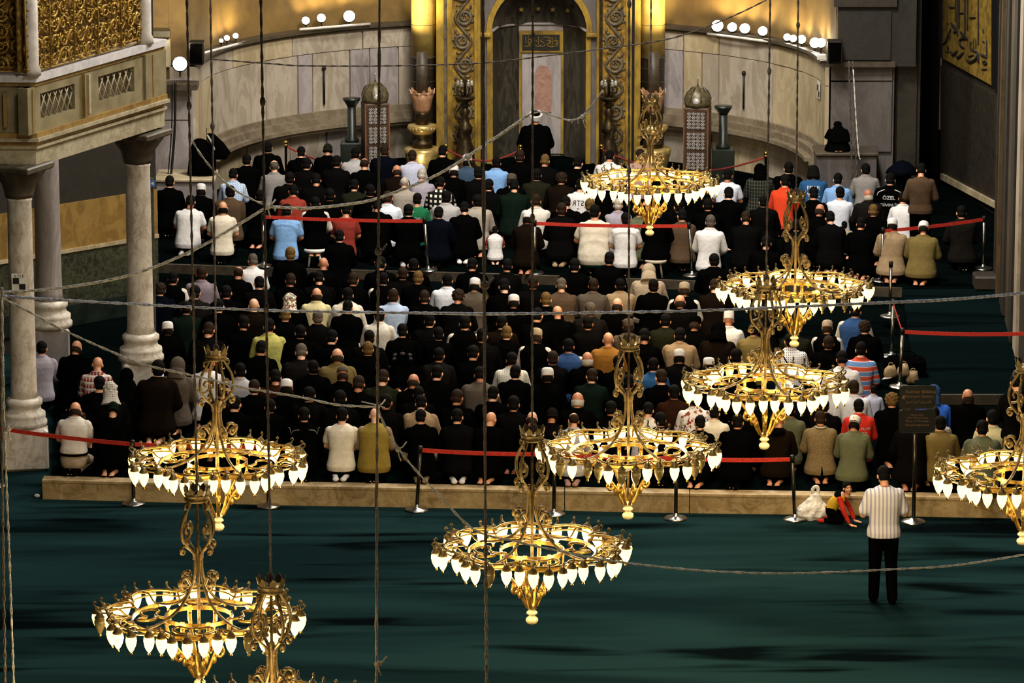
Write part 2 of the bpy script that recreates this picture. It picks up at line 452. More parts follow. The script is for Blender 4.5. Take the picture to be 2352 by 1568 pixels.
# right wall with the calligraphy panel, then the near pier
WA, WB_ = Vector((8.10, 84.4, 0)), Vector((9.05, 79.6, 0))
wd = (WB_ - WA).normalized(); wn = Vector((wd.y, -wd.x, 0))
if wn.x > 0: wn = -wn
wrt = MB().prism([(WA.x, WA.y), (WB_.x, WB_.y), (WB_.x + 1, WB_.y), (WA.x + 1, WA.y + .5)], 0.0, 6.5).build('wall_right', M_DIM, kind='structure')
def onwall(x, y, off=0.0):
    return onpl(x, y, WA + wn * off, wn)
def wallquad(name, px4, off, th, m, parent, **k):
    q = [onwall(x, y, off) for x, y in px4]
    return MB().add([p for p in q] + [p - wn * th for p in q], [(0, 1, 2, 3), (7, 6, 5, 4), (0, 4, 5, 1), (1, 5, 6, 2), (2, 6, 7, 3), (3, 7, 4, 0)]).build(name, m, parent, **k)
wallquad('baseboard', [(2160, 398), (2284, 464), (2284, 478), (2160, 412)], 0.10, 0.12, M_SAND, wrt)
wallquad('dado_slab', [(2160, 150), (2284, 218), (2284, 460), (2160, 394)], 0.05, 0.06, M_DIM, wrt)
cp = empty('calligraphy_panel', onwall(2215, 168, 0.05), label='gold wall panel of black Arabic calligraphy beside the dark doorway', category='panel')
def par(o, parent):
    o.parent = parent; o.matrix_parent_inverse = parent.matrix_basis.inverted(); return o
par(wallquad('board', [(2162, -160), (2277, -160), (2277, 196), (2162, 132)], 0.07, 0.06, mat('old_gold_leaf', '9c7f30', '6a5320', 0.6, 0.3, 7), None), cp)
par(wallquad('frame', [(2277, -160), (2290, -160), (2290, 206), (2277, 199)], 0.10, 0.10, BLACKM, None), cp)
par(wallquad('frame', [(2155, -160), (2162, -160), (2162, 134), (2155, 130)], 0.10, 0.10, BLACKM, None), cp)
INK = mat('calligraphy_ink', '150d08', '0a0705', 0.8)
def stroke(pts, w, off=0.085, k=5):
    path = catmull([onwall(x, y, off) for x, y in pts], k)
    n = len(path); r = [w * (0.55 + 0.75 * math.sin(math.pi * (i + 0.6) / (n + 0.4))) for i in range(n)]
    return MB().tube(path, r, 6)
strokes = [
    ([(2199, -60), (2199, 60), (2199, 82)], .016), ([(2203, -60), (2203, 66)], .012), ([(2216, -60), (2216, 84)], .014), ([(2222, -60), (2222, 70)], .012), ([(2246, -20), (2247, 60), (2246, 104)], .013), ([(2194, -30), (2195, 50)], .01),
    ([(2180, 17), (2192, 17)], .010), ([(2202, 30), (2213, 30)], .010), ([(2226, 41), (2240, 40)], .011),
    ([(2184, 53), (2192, 62), (2198, 70), (2190, 74)], .024), ([(2184, 66), (2178, 82), (2174, 94), (2166, 102)], .020), ([(2181, 72), (2181, 92)], .014),
    ([(2206, 73), (2214, 82), (2221, 88)], .022), ([(2222, 90), (2212, 88), (2205, 92), (2206, 104), (2214, 110)], .020),
    ([(2183, 118), (2188, 124), (2195, 122), (2199, 116)], .022), ([(2196, 130), (2204, 130), (2213, 120)], .022), ([(2220, 137), (2228, 142), (2240, 136), (2246, 126), (2242, 118)], .024),
    ([(2230, 96), (2229, 110), (2236, 116), (2244, 120)], .018), ([(2236, 88), (2236, 112)], .010), ([(2241, 88), (2241, 112)], .010), ([(2247, 122), (2247, 144)], .020),
    ([(2252, 126), (2260, 128), (2266, 132)], .020), ([(2256, 144), (2262, 140), (2266, 146), (2258, 148)], .014), ([(2258, 66), (2259, 76)], .014), ([(2257, 95), (2260, 97)], .016), ([(2266, 92), (2266, 128)], .010),
    ([(2254, 159), (2266, 159)], .011), ([(2170, 118), (2180, 119)], .008), ([(2174, 106), (2178, 110), (2176, 114)], .014), ([(2224, 130), (2236, 126)], .012), ([(2175, 52), (2178, 55)], .010)]
for pts, w in strokes:
    par(stroke(pts, w).build('calligraphy_stroke', INK), cp)
# near pier on the right
P0, P1, P2 = onz(2290, 652, Z2), onz(2352, 872, Z2), onz(2460, 1210, Z2)
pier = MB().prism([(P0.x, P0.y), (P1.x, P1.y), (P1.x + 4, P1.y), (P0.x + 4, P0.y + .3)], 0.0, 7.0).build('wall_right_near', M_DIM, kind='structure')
dv = (P1 - P0).normalized(); dn = Vector((dv.y, -dv.x, 0)); dn = -dn if dn.x > 0 else dn
for (t, wdt, m_, pr_) in ((0.12, .22, M_DIM, .05), (0.55, .14, BLACKM, .03), (1.0, .30, mat('dull_bronze_moulding', '5a4522', '3a2c16', .6, .2), .06), (1.7, .2, M_DIM, .04), (2.4, .55, M_DIM, .05), (3.4, .7, M_DARK, .03), (4.4, .7, M_DIM, .05), (5.4, .7, M_WARM, .03)):
    c = P0 + dv * t + dn * (pr_ / 2)
    MB().box((c.x, c.y, 3.6), (pr_ + .04, wdt, 6.3), rz=math.atan2(dv.y, dv.x) - R(90)).build('pier_moulding', m_, pier)
q = onz(2268, 668, Z2)
MB().box((q.x + .05, q.y + .25, Z2 + .12), (.52, .5, .24), bev=.03).build('plinth_block', M_DIM, pier)

# ------------------------------------------------------------------ mihrab
MY = 86.0
def mx(px, Y=MY): return ony(px, 300, Y).x
def mz(y, Y=MY): return ony(1236, y, Y).z
ZB, ZT = Z2, 4.6
mi = empty('mihrab', (mx(1236), MY, ZB), label='tall gilded prayer niche framed by carved gold jambs', category='niche')
def mbox(name, x0, x1, z0, z1, y0, y1, m):
    xl, xr = mx(x0), mx(x1)
    o = MB().box(((xl + xr) / 2, (y0 + y1) / 2, (z0 + z1) / 2), (xr - xl, y1 - y0, z1 - z0)).build(name, m)
    return par(o, mi)
for (x0, x1, m, pr_) in ((1003, 1020, M_YELLOW, .12), (1020, 1028, M_CARVED, .06), (1028, 1039, M_YELLOW, .12), (1039, 1090, GOLDL, .03), (1090, 1097, M_YELLOW, .10), (1097, 1104, M_YELLOW, .14), (1104, 1110, BLACKM, .04), (1110, 1120, M_LIL2, .06), (1119, 1132, M_YELLOW, .12),
                        (1345, 1356, M_YELLOW, .12), (1356, 1369, M_LIL2, .06), (1369, 1375, M_YELLOW, .14), (1375, 1383, BRONZE, .08), (1383, 1436, GOLDL, .03), (1436, 1443, M_YELLOW, .12), (1443, 1450, M_YELLOW, .08), (1450, 1456, BLACKM, .04), (1456, 1470, M_YELLOW, .12)):
    mbox('jamb_strip', x0, x1, ZB, ZT if not (1105 < x0 < 1369) else mz(72), MY - pr_, MY + .35, m)
# carved vines on the jambs
def spiral(cx, cz, r0, turns, dirn, a0, n=22):
    out = []
    for i in range(n + 1):
        t = i / n; a = a0 + dirn * turns * 2 * math.pi * t
        out.append((cx + r0 * (1 - t * .85) * math.cos(a), cz + r0 * (1 - t * .85) * math.sin(a)))
    return out
for (x0, x1) in ((1039, 1090), (1383, 1436)):
    xl, xr = mx(x0), mx(x1); w = xr - xl; xc = (xl + xr) / 2
    mb = MB(); z = ZB + .1; k = 0
    stem = []
    while z < ZT:
        sgn = 1 if k % 2 == 0 else -1
        stem += [(xc - sgn * w * .36, MY - .05, z), (xc + sgn * 0, MY - .055, z + .23)]
        mb.tube([(p[0], MY - .055, p[1]) for p in spiral(xc + sgn * .03, z + .02, w * .36, 1.7, sgn, R(200 if sgn > 0 else -20))], [.042 - .0011 * i for i in range(23)], 6)
        for q in range(5):
            a = R(72 * q + 20 * k)
            mb.ell((xc + sgn * .03 + .05 * math.cos(a), MY - .06, z + .02 + .05 * math.sin(a)), (.028, .02, .028), 7, 5)
        for q in range(7):
            a = R(52 * q + 15); rr_ = w * .40; mb.ell((xc + sgn * .03 + rr_ * math.cos(a), MY - .05, z + .02 + rr_ * .95 * math.sin(a)), (.042, .022, .030), 7, 5)
        for q in (-1, 1):
            mb.ell((xc - sgn * w * .2, MY - .05, z + .2 + q * .05), (.06, .02, .03), 7, 5, Matrix.Rotation(0, 3, 'Y'))
            mb.ell((xc + sgn * w * .34, MY - .05, z + .16 + q * .06), (.028, .02, .05), 7, 5)
        z += .46; k += 1
    mb.tube(catmull(stem, 6), .028, 6)
    par(mb.build('carved_vine', M_CARVED), mi)
# niche: five-sided recess with a half dome
xl, xr = mx(1130), mx(1347); xc = (xl + xr) / 2; hw = (xr - xl) / 2
zs = mz(72)
pts = [(xl, MY + .05), (xl + .12, MY + .62), (mx(1192), MY + 1.0), (mx(1294), MY + 1.0), (xr - .12, MY + .62), (xr, MY + .05)]
for i in range(5):
    a, b_ = pts[i], pts[i + 1]
    o = MB().add([(a[0], a[1], ZB), (b_[0], b_[1], ZB), (b_[0], b_[1], zs), (a[0], a[1], zs), (a[0], a[1] + .1, ZB), (b_[0], b_[1] + .1, ZB), (b_[0], b_[1] + .1, zs), (a[0], a[1] + .1, zs)],
                 [(0, 1, 2, 3), (7, 6, 5, 4), (0, 4, 5, 1), (3, 2, 6, 7), (0, 3, 7, 4), (1, 5, 6, 2)]).build('niche_panel', M_GREY if i != 2 else M_LILAC)
    par(o, mi)
# half dome above the niche
vs, fs = [], []; NU, NV = 16, 8
for j in range(NV + 1):
    e = (math.pi / 2) * j / NV
    for i in range(NU + 1):
        a = math.pi * i / NU
        vs.append((xc - hw * math.cos(a) * math.cos(e), MY + .05 + .95 * math.sin(a) * math.cos(e), zs + hw * math.sin(e)))
for j in range(NV):
    for i in range(NU):
        k = j * (NU + 1) + i; fs.append((k, k + 1, k + NU + 2, k + NU + 1))
par(MB().add(vs, fs, True).build('half_dome', M_GREY), mi)
# pale moulding where the half dome starts
mb = MB(); mb.tube([(p[0], p[1] - .03, zs) for p in pts], .03, 6)
par(mb.build('dome_moulding', M_LILAC), mi)
arch = MB()
for (ri, ro, y0, y1, m) in ((1.0, 1.12, MY - .12, MY + .1, 0),):
    n = 20; vs = []
    for i in range(n + 1):
        a = math.pi * i / n
        for r_, y in ((ri, y0), (ro, y0), (ro, y1), (ri, y1)):
            vs.append((xc - hw * r_ * math.cos(a), y, zs + hw * r_ * math.sin(a)))
    fs = [(4 * i + j, 4 * i + (j + 1) % 4, 4 * i + 4 + (j + 1) % 4, 4 * i + 4 + j) for i in range(n) for j in range(4)]
    arch.add(vs, fs)
par(arch.build('arch_moulding', M_YELLOW), mi)
# spandrel wall around the arch
n = 20; vs = []; fs = []
xo0, xo1 = mx(1105), mx(1374)
for i in range(n + 1):
    a = math.pi * i / n
    ix, iz = xc - hw * 1.1 * math.cos(a), zs + hw * 1.1 * math.sin(a)
    ox = xo0 + (xo1 - xo0) * i / n
    vs += [(ix, MY, iz), (ox, MY, ZT)]
vs += [(xo0, MY, zs), (xo1, MY, zs)]
for i in range(n): fs.append((2 * i, 2 * i + 1, 2 * i + 3, 2 * i + 2))
fs += [(2 * n + 2, 1, 0), (2 * n + 3, 2 * n, 2 * n + 1)]
par(MB().add(vs, fs).build('spandrel', M_LIL2), mi)
for px, y in ((1116, 78), (1358, 78)):
    o = MB().box((mx(px), MY - .06, mz(y)), (.2, .3, .09), bev=.02).build('impost', M_YELLOW); par(o, mi)
# inscription tablet, side gilt strips, rose panel, stars
YB = MY + .98
def nb(name, x0, x1, y0, y1, dep, m, yo=0.0):
    xl_, xr_ = mx(x0, YB), mx(x1, YB); z1_, z0_ = ony(1236, y0, YB).z, ony(1236, y1, YB).z
    return par(MB().box(((xl_ + xr_) / 2, YB - dep / 2 - yo, (z0_ + z1_) / 2), (xr_ - xl_, dep, z1_ - z0_)).build(name, m), mi)
nb('tablet_frame', 1193, 1293, 70, 119, .08, M_YELLOW)
nb('tablet', 1200, 1285, 78, 113, .03, mat('tablet_black', '0a0d0b', '050706', 0.5), .08)
nb('gilt_strip', 1192, 1198, 119, 352, .06, M_YELLOW); nb('gilt_strip', 1288, 1294, 119, 352, .06, M_YELLOW)
nb('grey_slab', 1199, 1288, 120, 352, .03, M_LILAC)
mb = MB()
xl_, xr_ = mx(1228, YB), mx(1266, YB); z0_ = ony(1236, 256, YB).z; z1_ = ony(1236, 172, YB).z; rr = (xr_ - xl_) / 2
prof = [(xl_, z0_), (xr_, z0_)] + [((xl_ + xr_) / 2 + rr * math.cos(R(a)), z1_ + rr * 1.2 * math.sin(R(a))) for a in range(0, 181, 15)]
n = len(prof)
mb.add([(p[0], YB - .055, p[1]) for p in prof] + [(p[0], YB, p[1]) for p in prof], [tuple(range(n))] + [(i, i + n, (i + 1) % n + n, (i + 1) % n) for i in range(n)])
par(mb.build('rose_panel', M_PINK), mi)
for px, y in ((1197, 22), (1270, 22), (1304, 24), (1236, 20)):
    a = math.acos(max(-1, min(1, (xc - mx(px, MY + .6)) / hw)))
    yy = MY + .05 + .93 * math.sin(a) * .86 - .06; zz = ony(px, y, yy).z
    m8 = []
    for q in range(10):
        r_ = .055 if q % 2 == 0 else .024
        m8.append((ony(px, y, yy).x + r_ * math.sin(R(36 * q)), zz + r_ * math.cos(R(36 * q))))
    par(MB().add([(p[0], yy, p[1]) for p in m8] + [(p[0], yy + .03, p[1]) for p in m8], [tuple(range(10))] + [(i, i + 10, (i + 1) % 10 + 10, (i + 1) % 10) for i in range(10)]).build('gilt_star', M_YELLOW), mi)
# gold calligraphy in the tablet
rc = random.Random(11)
YT = YB - .115
def tst(pts, w):
    P = catmull([(mx(x, YT), YT, ony(1236, y, YT).z) for x, y in pts], 4); n = len(P)
    return MB().tube(P, [w * .62 * (.5 + .8 * math.sin(math.pi * (i + .6) / (n + .4))) for i in range(n)], 5)
ts = [([(1207, 84), (1207, 101)], .010), ([(1213, 82), (1213, 104)], .010), ([(1222, 82), (1221, 104), (1216, 106)], .011), ([(1237, 84), (1236, 106)], .011), ([(1265, 84), (1265, 106)], .011), ([(1269, 86), (1269, 106)], .010), ([(1281, 92), (1280, 104), (1274, 106)], .010),
      ([(1203, 104), (1209, 107), (1216, 104), (1219, 99)], .013), ([(1212, 93), (1218, 90), (1220, 96), (1213, 100), (1220, 103)], .013), ([(1229, 103), (1235, 107), (1243, 103)], .012), ([(1240, 93), (1246, 97), (1252, 104)], .012), ([(1246, 87), (1256, 85), (1263, 88)], .011), ([(1252, 104), (1246, 107), (1241, 106)], .011), ([(1253, 95), (1260, 92), (1262, 98), (1255, 103), (1262, 106)], .013), ([(1271, 97), (1276, 92), (1279, 99), (1272, 103)], .012), ([(1258, 106), (1266, 108), (1274, 106)], .011), ([(1229, 92), (1234, 96)], .010), ([(1225, 88), (1228, 87)], .012), ([(1244, 90), (1246, 91)], .012), ([(1275, 87), (1277, 88)], .012), ([(1208, 96), (1210, 97)], .012)]
for p, w in ts: par(tst(p, w).build('gilt_stroke', M_YELLOW), mi)

# lit half columns beside the mihrab
for (x0, x1, nm) in ((945, 1001, 'wall_pilaster_left'), (1469, 1527, 'wall_pilaster_right')):
    xl_, xr_ = mx(x0), mx(x1); xm = (xl_ + xr_) / 2; r_ = (xr_ - xl_) / 2
    o = MB().lathe([(r_, mz(134)), (r_, ZT)], 20, (xm, MY + .28, 0)).build(nm, mat('lit_ochre_stone', 'b49a55', '8a7236', 0.7, 0, 2.5), kind='structure')  # the floodlit yellow of the upper half is put into the stone colour
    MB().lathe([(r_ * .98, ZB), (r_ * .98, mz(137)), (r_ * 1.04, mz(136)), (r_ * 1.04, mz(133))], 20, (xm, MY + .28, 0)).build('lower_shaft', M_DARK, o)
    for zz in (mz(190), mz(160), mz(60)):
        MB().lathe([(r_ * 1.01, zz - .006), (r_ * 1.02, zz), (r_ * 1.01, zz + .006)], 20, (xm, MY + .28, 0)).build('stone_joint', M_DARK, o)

for (px, tx, wv) in ((880, 972, 1.0), (1590, 1500, 1.0)):
    a = ony(px, 60, MY - 1.2); light('floodlight_light', 'SPOT', (a.x, a.y, a.z), FLOOD_W * 8, (1.0, .84, .45), .06, (mx(tx), MY + .1, 3.5), R(44), .6)

a = ony(413, 140, 80.7); light('floodlight_light', 'SPOT', (a.x, a.y, a.z), FLOOD_W * 2.2, (1.0, .9, .6), .05, ony(391, 40, 81.95), R(60), .6)
# ------------------------------------------------------------------ the marble loge at the left, on columns
C1 = ony(52, 700, 63.8); C2 = ony(322, 700, 66.9); C1.z = C2.z = 0
ld = (C2 - C1).normalized(); ln = Vector((ld.y, -ld.x, 0)); ln = -ln if ln.y > 0 else ln
LOGE = empty('marble_loge', (C1.x, C1.y, 4.5), label='raised marble loge with golden grille standing on the pale columns', category='loge')
def lz(y, Y): return ony(200, y, Y).z
FC = C1 + ln * 0.28                         # front face corner
FE = C2 + ld * 0.35 + ln * 0.28
FL = FC + Vector((-3.0, 0.12, 0))
def band(name, z0, z1, out, m, inset=0.6):
    a, b_, c = FL + Vector((0, -1, 0)) * out, FC + (Vector((0, -1, 0)) + ln).normalized() * out, FE + ln * out
    d, e, f = c - ln * inset, b_ - ln * inset, a + Vector((0, inset, 0))
    return par(MB().prism([(p.x, p.y) for p in (a, b_, c, d, e, f)], z0, z1).build(name, m), LOGE)
band('soffit_beam', 4.44, 4.70, 0.0, M_CREAM, 0.7)
band('moulding', 4.70, 4.74, 0.05, M_CREAM, 0.7)
band('moulding', 4.74, 4.81, 0.02, M_GOLDM, 0.7)
band('moulding', 4.81, 4.86, 0.10, M_CREAM, 0.7)
band('moulding', 4.86, 4.93, 0.06, M_GOLDM, 0.6)
band('rail', 5.66, 5.76, 0.06, mat('pale_rail_marble', 'c8c4c4', 'aaa6a8', 0.4, 0, 5), 0.3)
band('rail_moulding', 5.60, 5.66, 0.02, M_GOLDM, 0.25)
par(MB().prism([(p.x, p.y) for p in (FL + Vector((0, .1, 0)), FC - ln * .1, FE - ln * .1, FE - ln * 4, FL + Vector((0, 5, 0)))], 4.5, 4.6).build('loge_floor', M_DARK), LOGE)
Llen = (FE - FC).length
def lpx(px):
    p = onpl(px, 230, FC, ln); p.z = 0; return (p - FC).dot(ld)
def lbox(name, s0, s1, z0, z1, o0, o1, m):
    a, b_ = FC + ld * s0, FC + ld * s1
    q = [a + ln * o1, b_ + ln * o1, b_ + ln * o0, a + ln * o0]
    return par(MB().prism([(p.x, p.y) for p in q], z0, z1).build(name, m), LOGE)
zb0, zb1 = 4.93, 5.60
PO = mat('olive_marble', '84795a', '6a6046', 0.5, 0, 3)
s_mid = lpx(193); s_end = lpx(331)
for (a0, a1) in ((lpx(60), s_mid), (s_mid, s_end)):
    # frame of each parapet panel around its pierced lattice
    i0, i1 = a0 + (a1 - a0) * .24, a1 - (a1 - a0) * .16
    j0, j1 = zb0 + .17, zb1 - .13
    lbox('parapet_frame', a0 + .01, i0, zb0, zb1, -.1, .0, PO); lbox('parapet_frame', i1, a1 - .01, zb0, zb1, -.1, .0, PO)
    lbox('parapet_frame', i0, i1, zb0, j0, -.1, .0, PO); lbox('parapet_frame', i0, i1, j1, zb1, -.1, .0, PO)
    lbox('lattice_back', i0, i1, j0, j1, -.16, -.12, mat('lattice_shadow', '6a5838', '463a26', 0.8))  # backing panel; shade in the pierced openings is put into its colour
    lbox('stile', a0 + .10, a0 + .15, zb0 + .05, zb1 - .05, 0, .03, M_CREAM)
    def lp(s, z, o=-.045): return FC + ld * s + ln * o + Vector((0, 0, z))
    W, H = i1 - i0, j1 - j0; st = W / 6
    for k in range(-5, 8):
        for d in (1, -1):
            pts_ = []
            for t in (0, 1):
                pass
            # line s = i0 + k*st + d*(z-j0)*0.62, clipped to the opening
            zz0, zz1 = j0, j1
            s_at = lambda z: i0 + (k if d > 0 else k) * st + d * (z - j0) * .62 + (0 if d > 0 else 0)
            zs_ = [j0 + H * q / 24 for q in range(25) if i0 <= s_at(j0 + H * q / 24) <= i1]
            if len(zs_) >= 2:
                par(MB().tube([lp(s_at(zs_[0]), zs_[0]), lp(s_at(zs_[-1]), zs_[-1])], .012, 5).build('lattice_bar', M_CREAM), LOGE)
for (s0, s1) in ((-.06, lpx(58)), (s_end, Llen)):
    lbox('parapet_post', s0, s1, zb0, zb1, -.12, .04, PO)
for s0 in (lpx(68), lpx(189), lpx(346)):
    lbox('post_fillet', s0, s0 + .035, zb0 + .02, zb1 - .02, .0, .05, M_GOLDM)
par(MB().prism([(p.x, p.y) for p in (FL, FC + Vector((-.06, 0.02, 0)), FC + Vector((-.06, .14, 0)), FL + Vector((0, .12, 0)))], zb0, zb1).build('parapet_slab', PO), LOGE)
par(MB().box(FC + Vector((-.42, -.02, (zb0 + zb1) / 2)), (.05, .06, .5)).build('post_fillet', M_GOLDM), LOGE)
PCOL = mat('pale_post_marble', 'b5ada2', '958d84', 0.5, 0, 4)
for s0 in (-.02, lpx(338)):
    c = FC + ld * s0 - ln * .02
    o = MB().lathe([(.13, 5.76), (.13, 5.84), (.10, 5.9), (.10, 7.6)], 14, (c.x, c.y, 0)).build('grille_post', PCOL); par(o, LOGE)
# golden scroll grille
rg = random.Random(5)
def grille_panel(name, base, dirv, length, nrm):
    mb = MB(); z0, z1 = 5.80, 7.5
    def gp(s, z, o=0.0): return base + dirv * s + nrm * o + Vector((0, 0, z))
    cell = .235; ny = int((z1 - z0) / cell)
    nx = max(1, int(length / cell)); cw = length / nx
    for i in range(nx):
        for j in range(ny):
            cx, cz = (i + .5) * cw, z0 + (j + .5) * cell
            dr = 1 if (i + j) % 2 == 0 else -1
            a0 = rg.uniform(0, 6.28)
            pr_ = [(cx + (p[0]), cz + (p[1])) for p in spiral(0, 0, cell * .52, 1.5, dr, a0, 12)]
            mb.tube([gp(p[0], p[1], .01 * math.sin(3 * k)) for k, p in enumerate(pr_)], [.027 - .0013 * k for k in range(13)], 4)
            pr_ = spiral(cx + cw * .35, cz + cell * .3, cell * .26, 1.1, -dr, a0 + 2, 7)
            mb.tube([gp(p[0], p[1], .015) for p in pr_], .011, 4)
            for q in range(2):
                ang = a0 + q * 2.4
                v = gp(cx + .09 * math.cos(ang), cz + .09 * math.sin(ang), .02)
                mb.ell(v, (.034, .02, .018), 5, 4)
    for z in (z0, z0 + .06): mb.tube([gp(0, z), gp(length, z)], .014, 5)
    g = par(mb.build(name, GOLDL, kind='stuff'), LOGE)
    k = max(1, round(length / .62))
    for i in range(k + 1):
        s = length * i / k
        par(MB().tube([gp(s, z0, .03), gp(s, z1, .03)], .014, 5).build('grille_bar', GOLDL), LOGE)
    par(MB().add([gp(0, z0, -.10), gp(length, z0, -.10), gp(length, z1, -.10), gp(0, z1, -.10), gp(0, z0, -.12), gp(length, z0, -.12), gp(length, z1, -.12), gp(0, z1, -.12)],
                 [(0, 1, 2, 3), (7, 6, 5, 4), (0, 4, 5, 1), (1, 5, 6, 2), (2, 6, 7, 3), (3, 7, 4, 0)]).build('grille_backing', mat('dull_gold_backing', '8d6c2c', '46351a', 0.6, 0.3, 16)), LOGE)
grille_panel('scroll_grille', FC + ld * lpx(62) - ln * .03, ld, lpx(334) - lpx(62), ln)
grille_panel('scroll_grille', FL + Vector((1.9, -.02, 0)), Vector((1, -.04, 0)).normalized(), 1.0, Vector((0, -1, 0)))
# columns under the loge
def column(px, Y, zbase, zcap, rpx, label, pedestal=True, capital=True, mm=None):
    c = ony(px, 700, Y); r = rpx * (Y / math.cos(PITCH)) / FPX
    t = empty('marble_column', (c.x, c.y, zbase), label=label, category='column')
    def L(prof, nm, m, n=24, **k): return MB().lathe(prof, n, **k).build(nm, m, t)
    h = zcap - zbase
    pb = .62 if pedestal else .25
    zz = pb + .42
    L([(r * 1.10, zz), (r * 1.02, zz + .12), (r, zz + .4), (r * .93, h - .06), (r * .98, h - .04), (r * .98, h)], 'shaft', mm or M_COL)
    L([(r * 1.75, pb), (r * 1.75, pb + .07), (r * 1.60, pb + .10), (r * 1.64, pb + .15), (r * 1.62, pb + .19), (r * 1.32, pb + .22), (r * 1.28, pb + .29), (r * 1.42, pb + .32), (r * 1.42, pb + .38), (r * 1.12, pb + .42)], 'base', M_COL)
    if pedestal:
        w = r * (3.5 if px < 100 else 2.9)
        MB().box((0, 0, pb / 2), (w, w, pb), rz=R(8), bev=.04).build('pedestal', mm or M_COL, t)
    if capital:
        k = [(r * 1.05, h), (r * 1.08, h + .05), (r * 1.25, h + .18), (r * 1.9, h + .36), (r * 2.05, h + .42)]
        L(k, 'capital', M_DARK, 12, wav=(8, .04))
        MB().box((0, 0, h + .44), (r * 4.0, r * 4.0, .10), rz=math.atan2(ld.y, ld.x), bev=.02).build('abacus', M_DARK, t)
    return t
col1 = column(50, 63.8, 0.0, 3.98, 30, 'pale marble column with a checkered survey target stuck on it')
column(322, 66.9, Z1, 3.92, 30, 'pale marble column at the corner of the loge beside the crowd')
column(113, 69.3, Z1, 4.6, 30, 'greyish marble column standing behind the column with the target', True, False, M_LILAC)
# survey targets
def target(px, y, Y, w, h, label, txt=None, rz=0.0):
    p = ony(px, y, Y)
    t = empty('survey_target', p, rz, label=label, category='sign')
    MB().box((0, 0, 0), (w, .006, h)).build('card', WHITE, t)
    q = w * .42
    MB().box((-q / 2, -.005, q * .30), (q, .004, q)).build('black_square', BLACKM, t)
    MB().box((q / 2, -.005, -q * .70), (q, .004, q)).build('black_square', BLACKM, t)
    if txt:
        me = text_mesh(txt, w * .26, .001); me.materials.append(BLACKM)
        o = link('lettering', me, t, (0, -.006, h * .30)); o.rotation_euler = (R(90), 0, 0)
target(44, 649, 63.8 - .21, .215, .27, 'white card with two black squares on the pale column', '6-72.5')
ph_ = phi_of(1880, 2.4, -.09); p_ = apse(ph_, -.09)
target(1880, 206, p_.y, .26, .32, 'white card with two black squares on the apse wall', None, math.atan2(AB * math.cos(ph_), AA * math.sin(ph_)))
# wall behind the loge columns
A0 = ony(60, 470, 71.6); A1 = ony(300, 445, 73.05); A2 = ony(356, 440, 73.3)
def strip(name, z0, z1, o, m, parent=None, **k):
    n_ = Vector((A1.y - A0.y, -(A1.x - A0.x), 0)).normalized(); n_ = -n_ if n_.y > 0 else n_
    E0 = A0 - (A1 - A0) * 1.5; E1 = A1 + (A1 - A0) * .25
    q = [E0 + n_ * o, E1 + n_ * o, E1 - n_ * .3, E0 - n_ * .3]
    return MB().prism([(p.x, p.y) for p in q], z0, z1).build(name, m, parent, **k)
wl = strip('wall_left', 0.0, 7.0, 0.0, M_DIM2, kind='structure')
strip('honey_panel', 1.55, 2.30, .03, M_GOLDM, wl); strip('string_course', 1.49, 1.55, .06, M_SAND, wl)
strip('breccia_panel', .62, 1.49, .03, M_VERDE, wl); strip('dark_shade_strip', .27, .62, .05, M_GREEN, wl)  # lowest strip: black shadow at the wall foot, put in as dark marble
# narrow carved post and blue sign near the second column
pp = onz(352, 700, Z1)
q0 = ony(348, 600, 67.6)
MB().box((q0.x, q0.y, 1.9), (.10, .10, 3.3)).build('wall_left_post', M_VERDE, kind='structure')
sg = empty('blue_sign', ony(350, 421, 67.4), label='small blue square sign with a white arrow beside the pale column', category='sign')
MB().box((0, 0, 0), (.085, .012, .10)).build('board', mat('sign_blue', '2e63a8', '2a5a98', 0.5), sg)
MB().add([(-.025, -.008, 0), (.02, -.008, .028), (.02, -.008, -.028), (-.025, -.012, 0), (.02, -.012, .028), (.02, -.012, -.028)], [(3, 4, 5), (0, 2, 1), (0, 1, 4, 3), (1, 2, 5, 4), (2, 0, 3, 5)]).build('arrow', WHITE, sg)

